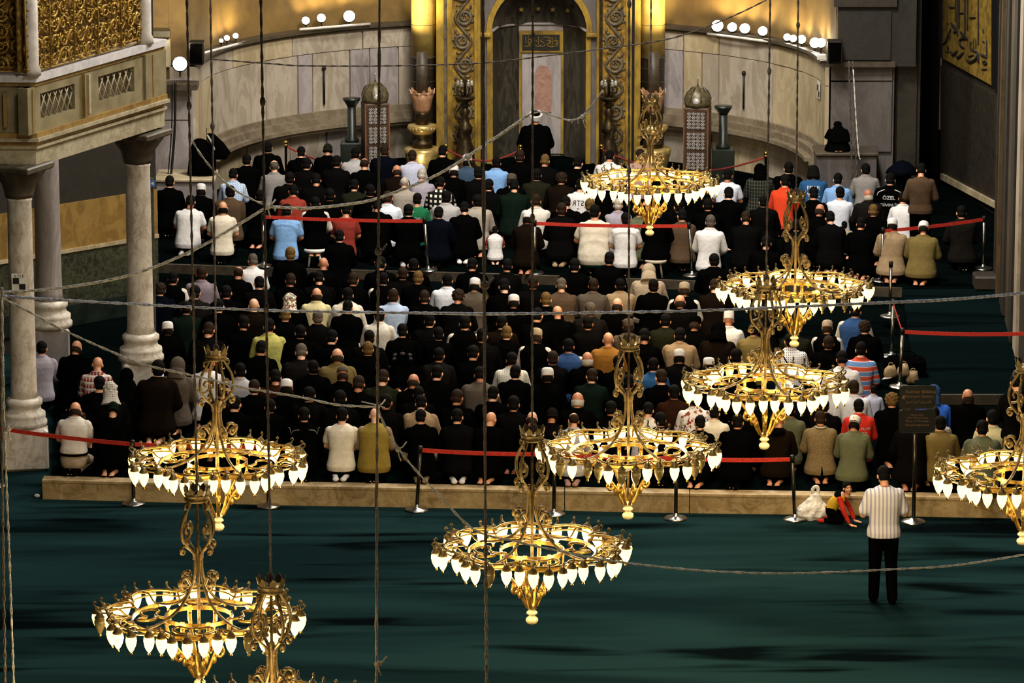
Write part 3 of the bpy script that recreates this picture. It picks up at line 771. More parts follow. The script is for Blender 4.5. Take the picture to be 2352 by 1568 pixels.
# ------------------------------------------------------------------ furniture before the mihrab
def book_tower(px, ytop, ybot, Y, rz, label):
    p = ony(px, 300, Y); zt = ony(px, ytop, Y).z
    t = empty('quran_tower_cabinet', (p.x, p.y, Z2), rz, label=label, category='cabinet')
    w, h = .46, zt - Z2
    WOOD = mat('dark_inlaid_wood', '4a3222', '2f2016', 0.4, 0, 8); PEARL = mat('mother_of_pearl', 'd6d2d0', '9a9490', 0.25, 0.1, 30)
    MB().box((0, 0, h / 2), (w, w, h), bev=.02).build('body', WOOD, t)
    for k in range(4):
        z0 = h * (.05 + .235 * k); hh = h * .20
        MB().box((0, -w / 2 - .004, z0 + hh / 2), (w * .76, .012, hh)).build('inlay_field', mat('inlay_brown', '3a2a20', '251a13', 0.4), t)
        mb = MB()
        nx, nz = 4, 5
        for i in range(nx):
            for j in range(nz):
                cx, cz = (i + .5) / nx * w * .74 - w * .37, z0 + (j + .5) / nz * hh
                for q in range(6):
                    a = R(60 * q + 30 * ((i + j) % 2))
                    c = (cx + .030 * math.cos(a), -w / 2 - .013, cz + .022 * math.sin(a))
                    mb.box(c, (.020, .006, .013), M=Matrix.Rotation(-a, 3, 'Y'))
                mb.box((cx, -w / 2 - .013, cz), (.014, .006, .014))
        mb.build('pearl_inlay', PEARL, t, kind='stuff')
    for s in (-1, 1):
        MB().box((s * w * .49, -w * .49, h / 2), (.022, .022, h)).build('corner_post', mat('copper_edge', 'a0673a', '7a4a28', 0.4, 0.4), t)
    MB().lathe([(w * .52, h), (w * .56, h + .06), (w * .54, h + .16), (w * .42, h + .27), (w * .22, h + .35), (.03, h + .385)], 16).build('dome', mat('dome_olive_inlay', '6d6548', '454026', 0.4, 0.2, 16), t)
    for k in range(8):
        a = R(45 * k + 22)
        MB().tube([((w * .55 - .02) * math.cos(a), (w * .55 - .02) * math.sin(a), h + .03), (w * .55 * math.cos(a), w * .55 * math.sin(a), h + .15), (w * .44 * math.cos(a), w * .44 * math.sin(a), h + .27), (w * .22 * math.cos(a), w * .22 * math.sin(a), h + .36)], .014, 5).build('dome_rib', WOOD, t)
    MB().ell((0, -w * .5, h + .12), (.07, .03, .07), 10, 6).build('pearl_boss', PEARL, t)
    MB().lathe([(.02, h + .38), (.014, h + .42), (.008, h + .50), (.002, h + .56)], 8).build('finial', STEEL, t)
book_tower(862, 234, 372, 84.0, R(12), 'domed pearl-inlaid cabinet tower, gilt pillar on its right side')
book_tower(1602, 244, 385, 83.2, R(-10), 'domed pearl-inlaid cabinet tower before the wall of the right floodlights')
def bollard(px, ytop, Y, label):
    p = ony(px, 300, Y); h = ony(px, ytop, Y).z - Z2
    t = empty('green_marble_post', (p.x, p.y, Z2), label=label, category='post')
    MB().box((0, 0, .38), (.42, .42, .76), bev=.02).build('pedestal', M_GREEN, t)
    MB().lathe([(.13, .76), (.14, .80), (.085, .86), (.08, h - .16)], 14).build('shaft', M_GREEN, t)
    MB().lathe([(.085, h - .16), (.10, h - .13), (.16, h - .04), (.17, h)], 14).build('capital', M_GREEN, t)
bollard(808, 225, 84.3, 'dark green marble post left of a domed inlaid cabinet')
bollard(1661, 243, 83.6, 'dark green marble post right of a domed inlaid cabinet')
def bigcandle(px, Y, label, lit):
    p = ony(px, 300, Y); z = lambda y: ony(px, y, Y).z - Z2
    t = empty('great_candlestick', (p.x, p.y, Z2), label=label, category='candlestick')
    GB = mat('pale_gilt_base', 'd3b878', 'a58a4c', 0.35, 0.6, 9)
    MB().lathe([(.24, 0), (.27, .08), (.30, z(372)), (.34, z(352)), (.36, z(344)), (.34, z(340)), (.30, z(338))], 20).build('base', GB, t)
    MB().lathe([(.20, z(338)), (.19, z(325)), (.13, z(320)), (.12, z(316)), (.17, z(312)), (.20, z(300)), (.24, z(297))], 20).build('stem', BRONZE, t)
    MB().lathe([(.13, z(322)), (.12, z(316)), (.16, z(309)), (.24, z(300)), (.27, z(296)), (.28, z(291)), (.27, z(286)), (.10, z(285))], 24).build('bowl', GB, t)
    for k in range(22):
        a = R(360 / 22 * k); MB().ell((.265 * math.cos(a), .265 * math.sin(a), z(293)), (.026, .026, .035), 6, 4).build('gadroon', GB, t)
    MB().lathe([(.12, z(286)), (.15, z(275)), (.13, z(262)), (.14, z(257))], 16).build('socket', BRONZE, t)
    prof = [(.13, z(258)), (.15, z(250)), (.19, z(228)), (.22, z(212))]
    CU = mat('rose_marble_cup', 'b08a64', '94694a', 0.5, 0, 4)
    MB().lathe(prof, 24, wav=(8, .05)).build('cup', CU, t)
    for k in range(8):
        a = R(45 * k + 10)
        e = Matrix.Rotation(a, 3, 'Z')
        MB().add([e @ Vector(v) for v in ((.20, -.075, z(214)), (.20, .075, z(214)), (.235, 0, z(203)), (.225, -.075, z(214)), (.225, .075, z(214)), (.25, 0, z(203)))], [(0, 2, 1), (3, 4, 5), (0, 1, 4, 3), (1, 2, 5, 4), (2, 0, 3, 5)]).build('cup_leaf', CU, t)
    MB().lathe([(.11, z(220)), (.105, z(120))], 16).build('candle', M_DARK, t)
    if lit:
        MB().lathe([(.055, -.01), (.06, 0), (.05, .03)], 12, (-.04, -.46, z(372))).build('base_lamp', emit('base_lamp_glow', (1, .93, .75), 9), t)
        light('base_lamp_light', 'POINT', (p.x - .04, p.y - .55, Z2 + z(366)), 5, (1, .85, .6), .04)
bigcandle(970, 85.2, 'huge marble candlestick with scalloped cup and lit gilded base', True)
bigcandle(1500, 85.2, 'huge marble candlestick partly hidden behind the farthest chandelier', True)
def candelabrum(px, Y, label):
    p = ony(px, 300, Y); z = lambda y: ony(px, y, Y).z - Z2
    t = empty('bronze_candelabrum', (p.x, p.y, Z2), label=label, category='candelabrum')
    MB().lathe([(.26, 0), (.27, .06), (.20, .16), (.17, z(340)), (.12, z(322)), (.10, z(310)), (.14, z(302)), (.15, z(292)), (.09, z(282)), (.06, z(265)), (.10, z(256)), (.06, z(250)), (.05, z(246))], 18).build('stem', BRONZE, t)
    MB().lathe([(.05, z(248)), (.10, z(242)), (.06, z(236)), (.17, z(229)), (.20, z(224)), (.19, z(222)), (.08, z(221))], 18).build('dish', BRONZE, t)
    for k in range(6):
        a = R(60 * k)
        MB().tube(catmull([(.05 * math.cos(a), .05 * math.sin(a), z(222)), (.15 * math.cos(a), .15 * math.sin(a), z(212)), (.13 * math.cos(a), .13 * math.sin(a), z(196)), (.07 * math.cos(a), .07 * math.sin(a), z(186))], 4), .013, 5).build('arm', BRONZE, t)
        MB().lathe([(.02, 0), (.035, .03), (.03, .09), (.015, .11)], 8, (.13 * math.cos(a), .13 * math.sin(a), z(198))).build('glass_cup', mat('clear_glass', 'b8b2a4', '8c877a', 0.1, 0.2), t)
    MB().lathe([(.03, z(222)), (.022, z(190)), (.03, z(184)), (.01, z(174))], 10).build('spike', BRONZE, t)
candelabrum(1068, 85.3, 'dark bronze candelabrum before the left carved gold jamb')
candelabrum(1398, 85.3, 'dark bronze candelabrum before the right carved gold jamb')
# brass rope posts
def ropepost(px, ytop, Y, label):
    p = ony(px, 300, Y); h = ony(px, ytop, Y).z - Z2
    t = empty('brass_rope_post', (p.x, p.y, Z2), label=label, category='post', group='brass rope posts before the apse')
    MB().lathe([(.16, 0), (.16, .03), (.05, .06), (.03, .09)], 14).build('base', BRASS, t)
    MB().lathe([(.025, .08), (.025, h - .11), (.04, h - .10), (.04, h - .06), (.02, h - .05)], 10).build('pole', BRASS, t)
    MB().ell((0, 0, h - .03), (.045, .045, .045), 10, 7).build('ball', BRASS, t)
    return Vector((p.x, p.y, Z2 + h - .09))
rp_ = [(656, 324, 83.6, 'slim brass rope post against the pale marble wall behind the crowd'), (1024, 331, 84.2, 'brass rope post beside the lit gilded candlestick base'), (1195, 333, 84.4, 'brass rope post just left of the turbaned prayer leader'),
       (1381, 332, 84.4, 'brass rope post at the foot of the right candelabrum'), (1760, 349, 82.6, 'brass rope post beside the kneeler in black hooded plaid'), (885, 352, 84.0, 'brass rope post at the foot of the left inlaid cabinet')]
RT = [ropepost(*a) for a in rp_]
def hang(name, a, b, sag, r, m, label, cat, group=None, n=12):
    pts = []
    for i in range(n + 1):
        t = i / n; p = a.lerp(b, t); p.z -= sag * 4 * t * (1 - t); pts.append(p)
    return MB().tube(pts, r, 7).build(name, m, label=label, category=cat, group=group)
VEL = mat('red_velvet', '8a1f16', '5c120d', 0.8)
hang('velvet_rope', RT[0], RT[5], .22, .018, VEL, 'red velvet rope hanging along the left apse wall', 'rope')
hang('velvet_rope', RT[1], RT[2], .22, .018, VEL, 'red velvet rope drooping left of the turbaned prayer leader', 'rope')
hang('velvet_rope', RT[3], RT[4], .35, .018, VEL, 'red velvet rope drooping right of the prayer niche', 'rope')

# ------------------------------------------------------------------ floodlights on the cornice
def flood(px, y, Y, size, aim, label, on=True, w=1.0):
    p = ony(px, y, Y)
    t = empty('floodlight', p, label=label, category='lamp')
    d = (Vector(aim) - p).normalized(); q = d.to_track_quat('-Z', 'Y').to_matrix()
    MB().lathe([(size, -.02), (size * 1.05, 0), (size * .9, .06), (size * .4, .13)], 14, M=q).build('housing', BLACKM, t)
    MB().lathe([(size * .2, -.03), (size * .92, -.026), (size * .92, -.018), (size * .2, -.016)], 14, M=q).build('lens', emit('flood_glow', (1, .94, .76), 30), t)
    MB().box((0, .02, -size - .05), (.03, .03, .10)).build('bracket', BLACKM, t)
    ld_ = p + d * .06
    wall = apse(phi_of(max(450, min(1900, px + (60 if px < 1176 else -60)))), 0.1); wall.z = p.z + 1.2
    light('floodlight_light', 'SPOT', (p.x, p.y - .15, p.z + .03), FLOOD_W * w, (1.0, .80, .42), .05, (wall.x, wall.y, wall.z), R(125), .8)
    return t
CAMP = (0, 0, 16)
def cornY(px): return apse(phi_of(px), -.22).y
FLS = [(508, 94, .05), (521, 88, .07), (541, 83, .07), (702, 48, .10), (738, 42, .11), (802, 38, .15),
       (1648, 60, .15), (1682, 63, .12), (1711, 66, .13), (1752, 72, .12), (1808, 86, .09), (1822, 89, .09), (1841, 91, .11), (1872, 99, .13), (1886, 99, .12)]
LBL = ['small floodlight nearest the black speaker of the left cornice', 'middle one of the three small floodlights above the left apse wall', 'small floodlight at the raised end of the short white bar', 'round floodlight at the left end of the long left bar', 'middle round floodlight of the long left bar', 'brightest starry floodlight on the left cornice',
       'first round floodlight right of the lit right column', 'second round floodlight right of the lit right column', 'third round floodlight right of the lit right column', 'fourth round floodlight, at the hanging chandelier cable', 'small floodlight starting the lower right cornice row', 'second small floodlight of the lower right cornice row', 'third small floodlight of the lower right cornice row', 'big floodlight touching its twin left of the black speaker', 'last floodlight beside the black speaker of the right cornice']
for (px, y, sz), lb in zip(FLS, LBL):
    Y = cornY(px)
    p = ony(px, y, Y)
    tilt = Vector((0, 0, 16)) * .9 + Vector((0, 0, 14))
    flood(px, y, Y, sz * .8, (p.x * .3, p.y - 30, p.z + 14 if y < 100 else p.z + 10), lb, w=(.6 if sz < .1 else 1.0))
flood(413, 147, 80.9, .14, (0, 40, 16), 'big square floodlight on the left apse pier', w=1.2)
for (a, b_, y0, y1, nm) in ((468, 568, 122, 96, 'white mounting bar under the three small left floodlights'), (688, 850, 68, 55, 'white mounting bar under the three round left floodlights'), (1625, 1778, 78, 97, 'white mounting bar under the four round right floodlights'), (1800, 1880, 100, 124, 'white mounting bar under the lower right floodlights')):
    pa, pb = ony(a, y0, cornY(a) - .05), ony(b_, y1, cornY(b_) - .05)
    MB().tube([pa, pa.lerp(pb, .5), pb], .028, 4).build('mounting_bar', WHITE, label=nm, category='bar')
for (px, y, Y, nm) in ((452, 120, 81.43, 'black box speaker at the left corner of the apse'), (1917, 118, 81.5, 'black box speaker at the right corner of the apse')):
    t = empty('loudspeaker', ony(px, y, Y), label=nm, category='speaker')
    MB().box((0, 0, 0), (.27, .3, .42), bev=.02).build('cabinet', BLACKM, t)
    MB().box((0, -.155, 0), (.22, .012, .36)).build('grille', BLACK, t)
    MB().box((0, .2, 0), (.05, .14, .08)).build('bracket', BLACKM, t)
jb = empty('junction_box', ony(1887, 131, 81.95), label='white junction box under the right cornice floodlights', category='box')
MB().box((0, 0, 0), (.16, .10, .11), bev=.01).build('housing', WHITE, jb)
MB().box((0, -.054, 0), (.13, .01, .08)).build('lid', WHITE, jb)
# black forms on the plinths at both ends of the apse
cv = empty('draped_stand', Vector((ony(478, 392, 80.8).x, 80.8, 1.185)), label='black cloth draped over a tall stand on the left plinth', category='stand')
MB().tube([(0, 0, 0), (0, 0, .85)], .025, 8).build('pole', IRON, cv)
MB().loft([(-.12, 0, .02, .26, .2), (-.1, 0, .25, .25, .2), (-.12, 0, .5, .19, .17), (-.14, 0, .62, .13, .12), (-.15, 0, .66, .05, .05)], 16).build('black_drape', BLACK, cv)
MB().loft([(.20, -.05, .30, .14, .10), (.22, -.05, .42, .2, .1), (.16, -.05, .60, .13, .08), (.06, -.05, .76, .06, .06)], 14).build('black_cloth', BLACK, cv)
MB().tube(catmull([(0, -.1, .74), (.08, -.16, .62), (.13, -.17, .48)], 5), [.02] * 11, 6).build('pale_strap', ROPE, cv)

# ------------------------------------------------------------------ ring chandeliers
CH = [  # ring centre px x, y, whether wires etc.; name for the label
    (1493, 424, 10, 'farthest ring chandelier, hanging before the golden niche'),
    (1826, 666, 25, 'ring chandelier above the red belt of the back rows at the right'),
    (1757, 888, 0, 'ring chandelier just beside the striped red and blue sweater'),
    (1443, 1040, 17, 'ring chandelier with several dark bulbs over the front red belt'),
    (1222, 1268, 32, 'ring chandelier hanging alone over the middle of the teal carpet'),
    (500, 1065, 5, 'ring chandelier over the stone step, left of the cream T-shirt kneeler'),
    (457, 1420, 20, 'nearest full ring chandelier, low over the teal carpet'),
    (2352, 1096, 38, 'ring chandelier cut off by the right edge beside the sign post'),
    (626, 1650, 12, 'ring chandelier with only its upper cage showing at the bottom edge'),
]
RING_Z = 3.5
def lobe(a):
    """radius of the eight-lobed lamp rail."""
    u = ((a / (math.pi / 4)) % 1.0) - 0.5
    return 0.80 + 0.22 * math.cos(u * math.pi) ** 0.75
lampglow = emit('lit_lamp_glass', (1.0, 0.78, 0.28), 2.7)
DULLG = mat('unlit_lamp_glass', '8f7f58', '6a5c3c', 0.2, 0.1, 10)
def lampmesh(m):
    q = MB().lathe([(.036, .056), (.053, .036), (.057, .005), (.045, -.048), (.025, -.090), (.012, -.106), (.006, -.114)], 10)
    k = len(q.f); q.ell((0, 0, -.126), (.015, .015, .018), 6, 5)
    me = q.mesh('lamp_glass', m); me.materials.append(GOLD)
    for p in me.polygons: p.material_index = 0 if p.index < k else 1
    return me
me_lamp_ = MB().lathe([(.036, .055), (.054, .035), (.058, .005), (.046, -.045), (.026, -.085), (.012, -.100), (.006, -.106)], 10).mesh('lamp_glass', lampglow)
me_lamp, me_dull = lampmesh(lampglow), lampmesh(DULLG)
me_dull_ = MB().lathe([(.036, .055), (.054, .035), (.058, .005), (.046, -.045), (.026, -.085), (.012, -.100), (.006, -.106)], 10).mesh('lamp_glass', DULLG)
m_ = MB().lathe([(.010, .115), (.022, .105), (.050, .065), (.056, .050), (.030, .052)], 8)
m_.tube(catmull([(-.0, 0, .10), (.03, 0, .125), (.045, 0, .15), (.025, 0, .165), (.012, 0, .15)], 3), [.013, .013, .012, .012, .011, .01, .01, .009, .009, .008, .008, .007, .006], 4)
m_.tube(catmull([(0, 0, .10), (-.06, 0, .10), (-.10, 0, .075)], 3), .009, 4)
me_cap = m_.mesh('lamp_cap', IRON)
rail = [((lobe(R(a)) - .09) * math.cos(R(a)), (lobe(R(a)) - .09) * math.sin(R(a)), .085) for a in range(0, 360, 4)]
me_rail = MB().tube(rail, .013, 5, True).tube([(p[0] * .985, p[1] * .985, .035) for p in rail], .009, 4, True).mesh('lamp_rail', GOLD)
def flatring(r, h, th, z):
    vs, fs = [], []; n = 64
    for k in range(n):
        a = 2 * math.pi * k / n
        for rr, zz in ((r - th, z - h / 2), (r + th, z - h / 2), (r + th, z + h / 2), (r - th, z + h / 2)):
            vs.append((rr * math.cos(a), rr * math.sin(a), zz))
    for k in range(n):
        for j in range(4):
            fs.append((4 * k + j, 4 * k + (j + 1) % 4, 4 * ((k + 1) % n) + (j + 1) % 4, 4 * ((k + 1) % n) + j))
    return MB().add(vs, fs)
me_band = flatring(.67, .045, .008, 0).mesh('ring_band', GOLD)
me_inner = flatring(.335, .04, .008, .02).mesh('inner_ring', GOLD)
def rzp(a, pts): return [(r * math.cos(a), r * math.sin(a), z) for r, z in pts]
me_arm = MB().tube(catmull([(.05, 0, .70), (.042, 0, .58), (.055, 0, .46), (.10, 0, .33), (.19, 0, .20), (.33, 0, .10), (.50, 0, .04), (.66, 0, .02)], 5), .018, 6, flat=.8).mesh('arm', IRON)
m_ = MB().tube(catmull([(.09, 0, .36), (.15, 0, .45), (.205, 0, .44), (.225, 0, .38), (.19, 0, .33), (.155, 0, .355), (.165, 0, .395)], 5), .017, 5)
m_.ell((.19, 0, .385), (.035, .022, .035), 7, 5); m_.ell((.23, 0, .40), (.03, .03, .045), 6, 5); m_.ell((.15, 0, .455), (.04, .02, .02), 6, 5)
me_scroll = m_.mesh('scroll', IRON)
m_ = MB().tube(catmull([(.085, 0, 1.22), (.12, 0, 1.15), (.175, 0, 1.06), (.205, 0, .95), (.19, 0, .84), (.13, 0, .76), (.06, 0, .69), (.05, 0, .62)], 5), .019, 6, flat=.75)
m_.tube(catmull([(.185, 0, .84), (.11, 0, .86), (.09, 0, .93), (.125, 0, .975), (.155, 0, .94), (.135, 0, .90)], 4), .014, 5)
m_.tube(catmull([(.14, 0, .775), (.20, 0, .77), (.215, 0, .72), (.18, 0, .70), (.165, 0, .735)], 4), .016, 5)
m_.tube(catmull([(.085, 0, 1.20), (.145, 0, 1.20), (.15, 0, 1.155), (.12, 0, 1.15)], 4), .014, 5)
m_.ell((.205, 0, .745), (.03, .025, .03), 6, 5)
me_cage = m_.mesh('cage_arm', IRON)
me_crown = MB().lathe([(.105, 1.21), (.125, 1.22), (.125, 1.235), (.11, 1.245), (.125, 1.275), (.13, 1.285), (.118, 1.29), (.02, 1.29)], 20).mesh('crown', IRON)
me_point = MB().add([(-.026, .0, 0), (.026, 0, 0), (.032, .012, .05), (0, .022, .085), (-.032, .012, .05), (-.026, -.012, 0), (.026, -.012, 0), (.032, 0, .05), (0, .012, .085), (-.032, 0, .05)],
                    [(0, 1, 2, 3, 4), (9, 8, 7, 6, 5), (0, 5, 6, 1), (1, 6, 7, 2), (2, 7, 8, 3), (3, 8, 9, 4), (4, 9, 5, 0)]).mesh('crown_point', IRON)
me_stem = MB().lathe([(.014, 1.30), (.014, .75), (.03, .73), (.03, .66), (.018, .64), (.016, .10), (.012, -.55)], 8).mesh('stem', IRON)
me_strut = MB().box((.335, 0, -.03), (.016, .04, .16)).mesh('strut', GOLD)
m_ = MB().tube(catmull([(.34, 0, -.02), (.30, 0, -.18), (.22, 0, -.30), (.15, 0, -.40), (.10, 0, -.52), (.055, 0, -.60)], 5), .020, 6, flat=.8)
m_.tube(catmull([(.21, 0, -.30), (.25, 0, -.37), (.215, 0, -.42), (.175, 0, -.39), (.20, 0, -.365)], 4), .018, 5)
m_.ell((.225, 0, -.34), (.035, .03, .045), 6, 5); m_.ell((.15, 0, -.44), (.03, .03, .05), 6, 5)
me_leaf = m_.mesh('basket_leaf', GOLD)
m_ = MB().tube(catmull([(.34, 0, .0), (.40, 0, .01), (.44, .06, .02), (.42, .15, .03), (.50, .20, .03), (.59, .15, .02), (.58, .06, .01), (.52, .03, .0)], 5), .015, 5)
m_.tube(catmull([(.34, 0, .0), (.40, 0, .01), (.44, -.06, .02), (.42, -.15, .03), (.50, -.20, .03), (.59, -.15, .02), (.58, -.06, .01), (.52, -.03, .0)], 5), .015, 5)
me_loop = m_.mesh('loop_scroll', GOLD)
me_brk = MB().tube(catmull([(.67, 0, .0), (.74, 0, .03), (.80, 0, .085), (.87, 0, .085), (.93, 0, .08)], 4), .011, 5).mesh('lamp_bracket', GOLD)
IVORY = mat('ivory_bead', 'c9bd96', 'a89a70', 0.35, 0.1, 5)
me_fin = MB().lathe([(.03, -.58), (.05, -.60), (.05, -.615), (.028, -.625), (.055, -.65), (.06, -.665), (.035, -.685), (.03, -.695), (.062, -.72), (.067, -.745), (.05, -.775), (.015, -.79)], 14).mesh('finial', IVORY)
rcx = random.Random(2)
CROWN = []
for ci, (cx, cy, rot, lab) in enumerate(CH):
    p = onz(cx, cy, RING_Z)
    t = empty('ring_chandelier', p, R(rot), label=lab, category='chandelier', group='ring chandeliers')
    def put(nm, me, a=0.0, parent=t, loc=(0, 0, 0)):
        o = bpy.data.objects.new(nm, me); COL.objects.link(o); o.parent = parent; o.location = loc
        if a: o.rotation_euler = (0, 0, a)
        return o
    put('crown', me_crown); put('stem', me_stem); put('finial', me_fin); put('ring_band', me_band); put('inner_ring', me_inner); put('lamp_rail', me_rail)
    for k in range(8):
        a = R(45 * k)
        e = put('crown_point', me_point, a + R(90) + R(180), loc=(.118 * math.cos(a), .118 * math.sin(a), 1.285))
        if k % 2 == 0:
            put('cage_arm', me_cage, a + R(22.5)); put('scroll', me_scroll, a + R(22.5)); put('basket_leaf', me_leaf, a)
            put('arm', me_arm, a + R(22.5))
        else:
            put('loop_scroll', me_loop, a + R(22.5))
        put('strut', me_strut, a); put('lamp_bracket', me_brk, a + R(22.5)); put('lamp_bracket', me_brk, a)
    put('basket_leaf', me_leaf, R(45)); put('basket_leaf', me_leaf, R(225))
    if ci == 3: bad = set(list(range(19, 40))) & {20, 22, 24, 25, 27, 28, 30, 33, 35}
    elif ci == 1: bad = {29, 31}
    else: bad = set(rcx.sample(range(40), 2))
    for k in range(40):
        a = R(9 * k + 4.5)
        r = lobe(a)
        x, y = r * math.cos(a), r * math.sin(a)
        j = rcx.uniform(-.006, .006)
        o = put('lamp_glass', me_dull if k in bad else me_lamp, a, t, (x, y, -.01 + j))
        c = put('lamp_cap', me_cap, 0, o)
    if ci != 8:
        for k in range(4):
            a = R(90 * k + 22.5 + 45 * (ci % 2)) + R(rot)
            light('lamp_light', 'POINT', (p.x + .8 * math.cos(a), p.y + .8 * math.sin(a), RING_Z - .17), LAMP_W * 2, (1.0, .74, .38), .10)
    else:
        light('lamp_light', 'POINT', (p.x, p.y, RING_Z - .3), LAMP_W * 8, (1.0, .74, .38), .3)
    CROWN.append(p + Vector((0, 0, 1.29)))
# light of the unseen chandeliers nearer the camera
for (x, y) in ((-3.5, 38.0), (2.5, 37.0), (0.0, 30.0), (7, 44)):
    light('lamp_light', 'POINT', (x, y, 3.4), LAMP_W * 8, (1.0, .76, .42), .8)

# ------------------------------------------------------------------ suspension cables
def twist(path, r, strands=2, pitch=.12, off=None):
    P = [Vector(p) for p in path]; mb = MB(); off = 0 if strands == 1 else (off or r)
    L = 0; lens = [0]
    for i in range(1, len(P)): L += (P[i] - P[i - 1]).length; lens.append(L)
    for s in range(strands):
        pts = []
        for i, p in enumerate(P):
            a = 2 * math.pi * (lens[i] / pitch + s / strands)
            tdir = (P[min(i + 1, len(P) - 1)] - P[max(i - 1, 0)]).normalized()
            u = tdir.orthogonal().normalized(); v = tdir.cross(u)
            pts.append(p + u * off * math.cos(a) + v * off * math.sin(a))
        mb.tube(pts, r, 5)
    return mb
def dens(a, b, step): 
    n = max(2, int((b - a).length / step)); return [a.lerp(b, i / n) for i in range(n + 1)]
for i, c in enumerate(CROWN):
    top = c + Vector((random.uniform(-.05, .05), 0, 9))
    mb = twist(dens(c, top, .10), .0085, 2, .33, .0075)
    # shackle at the crown
    mb.tube([(c.x + .03 * math.cos(R(q)), c.y, c.z + .05 + .05 * math.sin(R(q))) for q in range(0, 360, 30)], .008, 5, True)
    for q in range(2):
        zz = c.z + 2.0 + 1.9 * q + .3 * (i % 3)
        f = (zz - c.z) / 9
        mb.ell(c.lerp(top, f), (.028, .022, .05), 7, 5)
    mb.build('suspension_cable', ROPED, label='cable of the ' + CH[i][3].split(',')[0], category='cable', group='chandelier cables')
def long_cable(name, pts, Y, r, m, label, strands=2, knots=(), tail=()):
    P = [ony(x, y, Y) for x, y in pts]
    path = catmull(P, 14) if len(P) > 2 else dens(P[0], P[1], .1)
    mb = twist(path, r, strands, .30, r * .9)
    for (x, y) in knots:
        c = ony(x, y, Y); mb.ell(c, (r * 4, r * 3, r * 4), 8, 6)
        mb.tube([c, c + Vector((.05, -.01, .03)), c + Vector((.09, 0, .08))], r * 1.1, 5)
        mb.tube([c, c + Vector((.01, -.02, -.06)), c + Vector((.03, 0, -.12))], r * .9, 5)
    for tl in tail:
        mb.tube([ony(x, y, Y) for x, y in tl], r * .9, 5)
    return mb.build(name, m, label=label, category='cable')
long_cable('hanging_cable', [(872, -60), (869, 570), (866, 1000), (864, 1620)], 44.0, .010, ROPED, 'long vertical cable passing the mustard vest kneeler', 2, ((869, 578), (868, 1525)))
long_cable('hanging_cable', [(1109, -60), (1112, 650), (1115, 1200), (1118, 1620)], 44.0, .012, ROPED, 'long vertical cable crossing the ring of the middle chandelier', 2, ((1114, 655),))
long_cable('hanging_cable', [(4, 660), (10, 980), (22, 1300), (33, 1620)], 44.0, .009, ROPE, 'pale cable hanging down the left edge, knotted at the red belt', 2, ((18, 985),))
long_cable('hanging_cable', [(0, 690), (6, 1200), (12, 1620)], 43.6, .011, ROPED, 'darker cable at the very left edge of the carpet', 2)
long_cable('hanging_cable', [(1950, 140), (1954, 300), (1958, 412)], 80.7, .012, ROPED, 'thin dark cable down the lilac pier, left of its twin')
long_cable('hanging_cable', [(1959, 140), (1964, 300), (1968, 412)], 80.7, .012, ROPED, 'thin dark cable down the lilac pier, right of its twin')
long_cable('hanging_cable', [(1960, 160), (1966, 270), (1972, 350), (1976, 366)], 80.6, .008, WHITE, 'loose white wire dangling on the lilac pier')
for x0, r_, lb in ((394, .012, 'thin dark cable below the square floodlight'), (401, .024, 'thick dark cable below the square floodlight')):
    long_cable('hanging_cable', [(x0 + 2, 188), (x0, 300), (x0 - 8, 402)], 80.9, r_, BLACKM, lb, 1)
long_cable('stretched_cable', [(-40, 676), (160, 690), (600, 712), (1000, 719), (1180, 720), (1600, 713), (2000, 696), (2200, 686), (2420, 666)], 46.0, .010, CABLEB, 'thick bundled cable stretched level across the whole crowd', 4, ())
long_cable('stretched_cable', [(-20, 672), (130, 662), (300, 631), (440, 576), (540, 520), (615, 474)], 50.0, .010, ROPE, 'thick rope climbing from the pale column to the cable knot', 3, ((615, 474),))
long_cable('stretched_cable', [(615, 474), (700, 478), (790, 470), (870, 454), (1000, 403), (1110, 335), (1215, 263)], 50.0, .010, ROPE, 'thick rope rising from the knot toward the turbaned leader', 3, ((1075, 360),))
long_cable('stretched_cable', [(440, 322), (465, 360), (500, 402), (545, 440), (615, 474)], 50.02, .007, ROPE, 'thin rope dropping from the black drape to the knot', 2)
long_cable('stretched_cable', [(0, 682), (60, 712), (150, 760), (300, 826), (350, 842), (470, 868), (560, 890), (620, 900), (700, 914), (780, 930), (866, 934)], 47.0, .008, ROPE, 'slack cable sloping across the nearer pale column', 2, ((866, 934),), ([(830, 922), (866, 930), (884, 936)],))
long_cable('stretched_cable', [(866, 934), (890, 990), (930, 1050), (1000, 1128), (1088, 1215), (1180, 1242), (1300, 1268), (1430, 1291), (1600, 1309), (1760, 1316), (1900, 1314), (2050, 1307), (2200, 1297), (2420, 1262)], 44.5, .007, ROPE, 'slack pale cable swinging low over the teal carpet', 2, ((914, 1032),))
long_cable('stretched_cable', [(1215, 263), (1245, 257), (1280, 269), (1312, 276), (1338, 266), (1362, 238), (1384, 208)], 50.0, .007, ROPE, 'short frayed cable with rag ends before the rose panel', 2, ((1338, 268),), ([(1318, 272), (1312, 284)], [(1326, 270), (1328, 284)], [(1340, 264), (1345, 280)]))
long_cable('stretched_cable', [(486, 136), (620, 146), (700, 151), (900, 151), (1100, 145), (1240, 130), (1500, 96), (1600, 70), (1690, 34), (1760, 0)], 62.0, .007, ROPED, 'thin wire strung between the two rows of floodlights', 2)

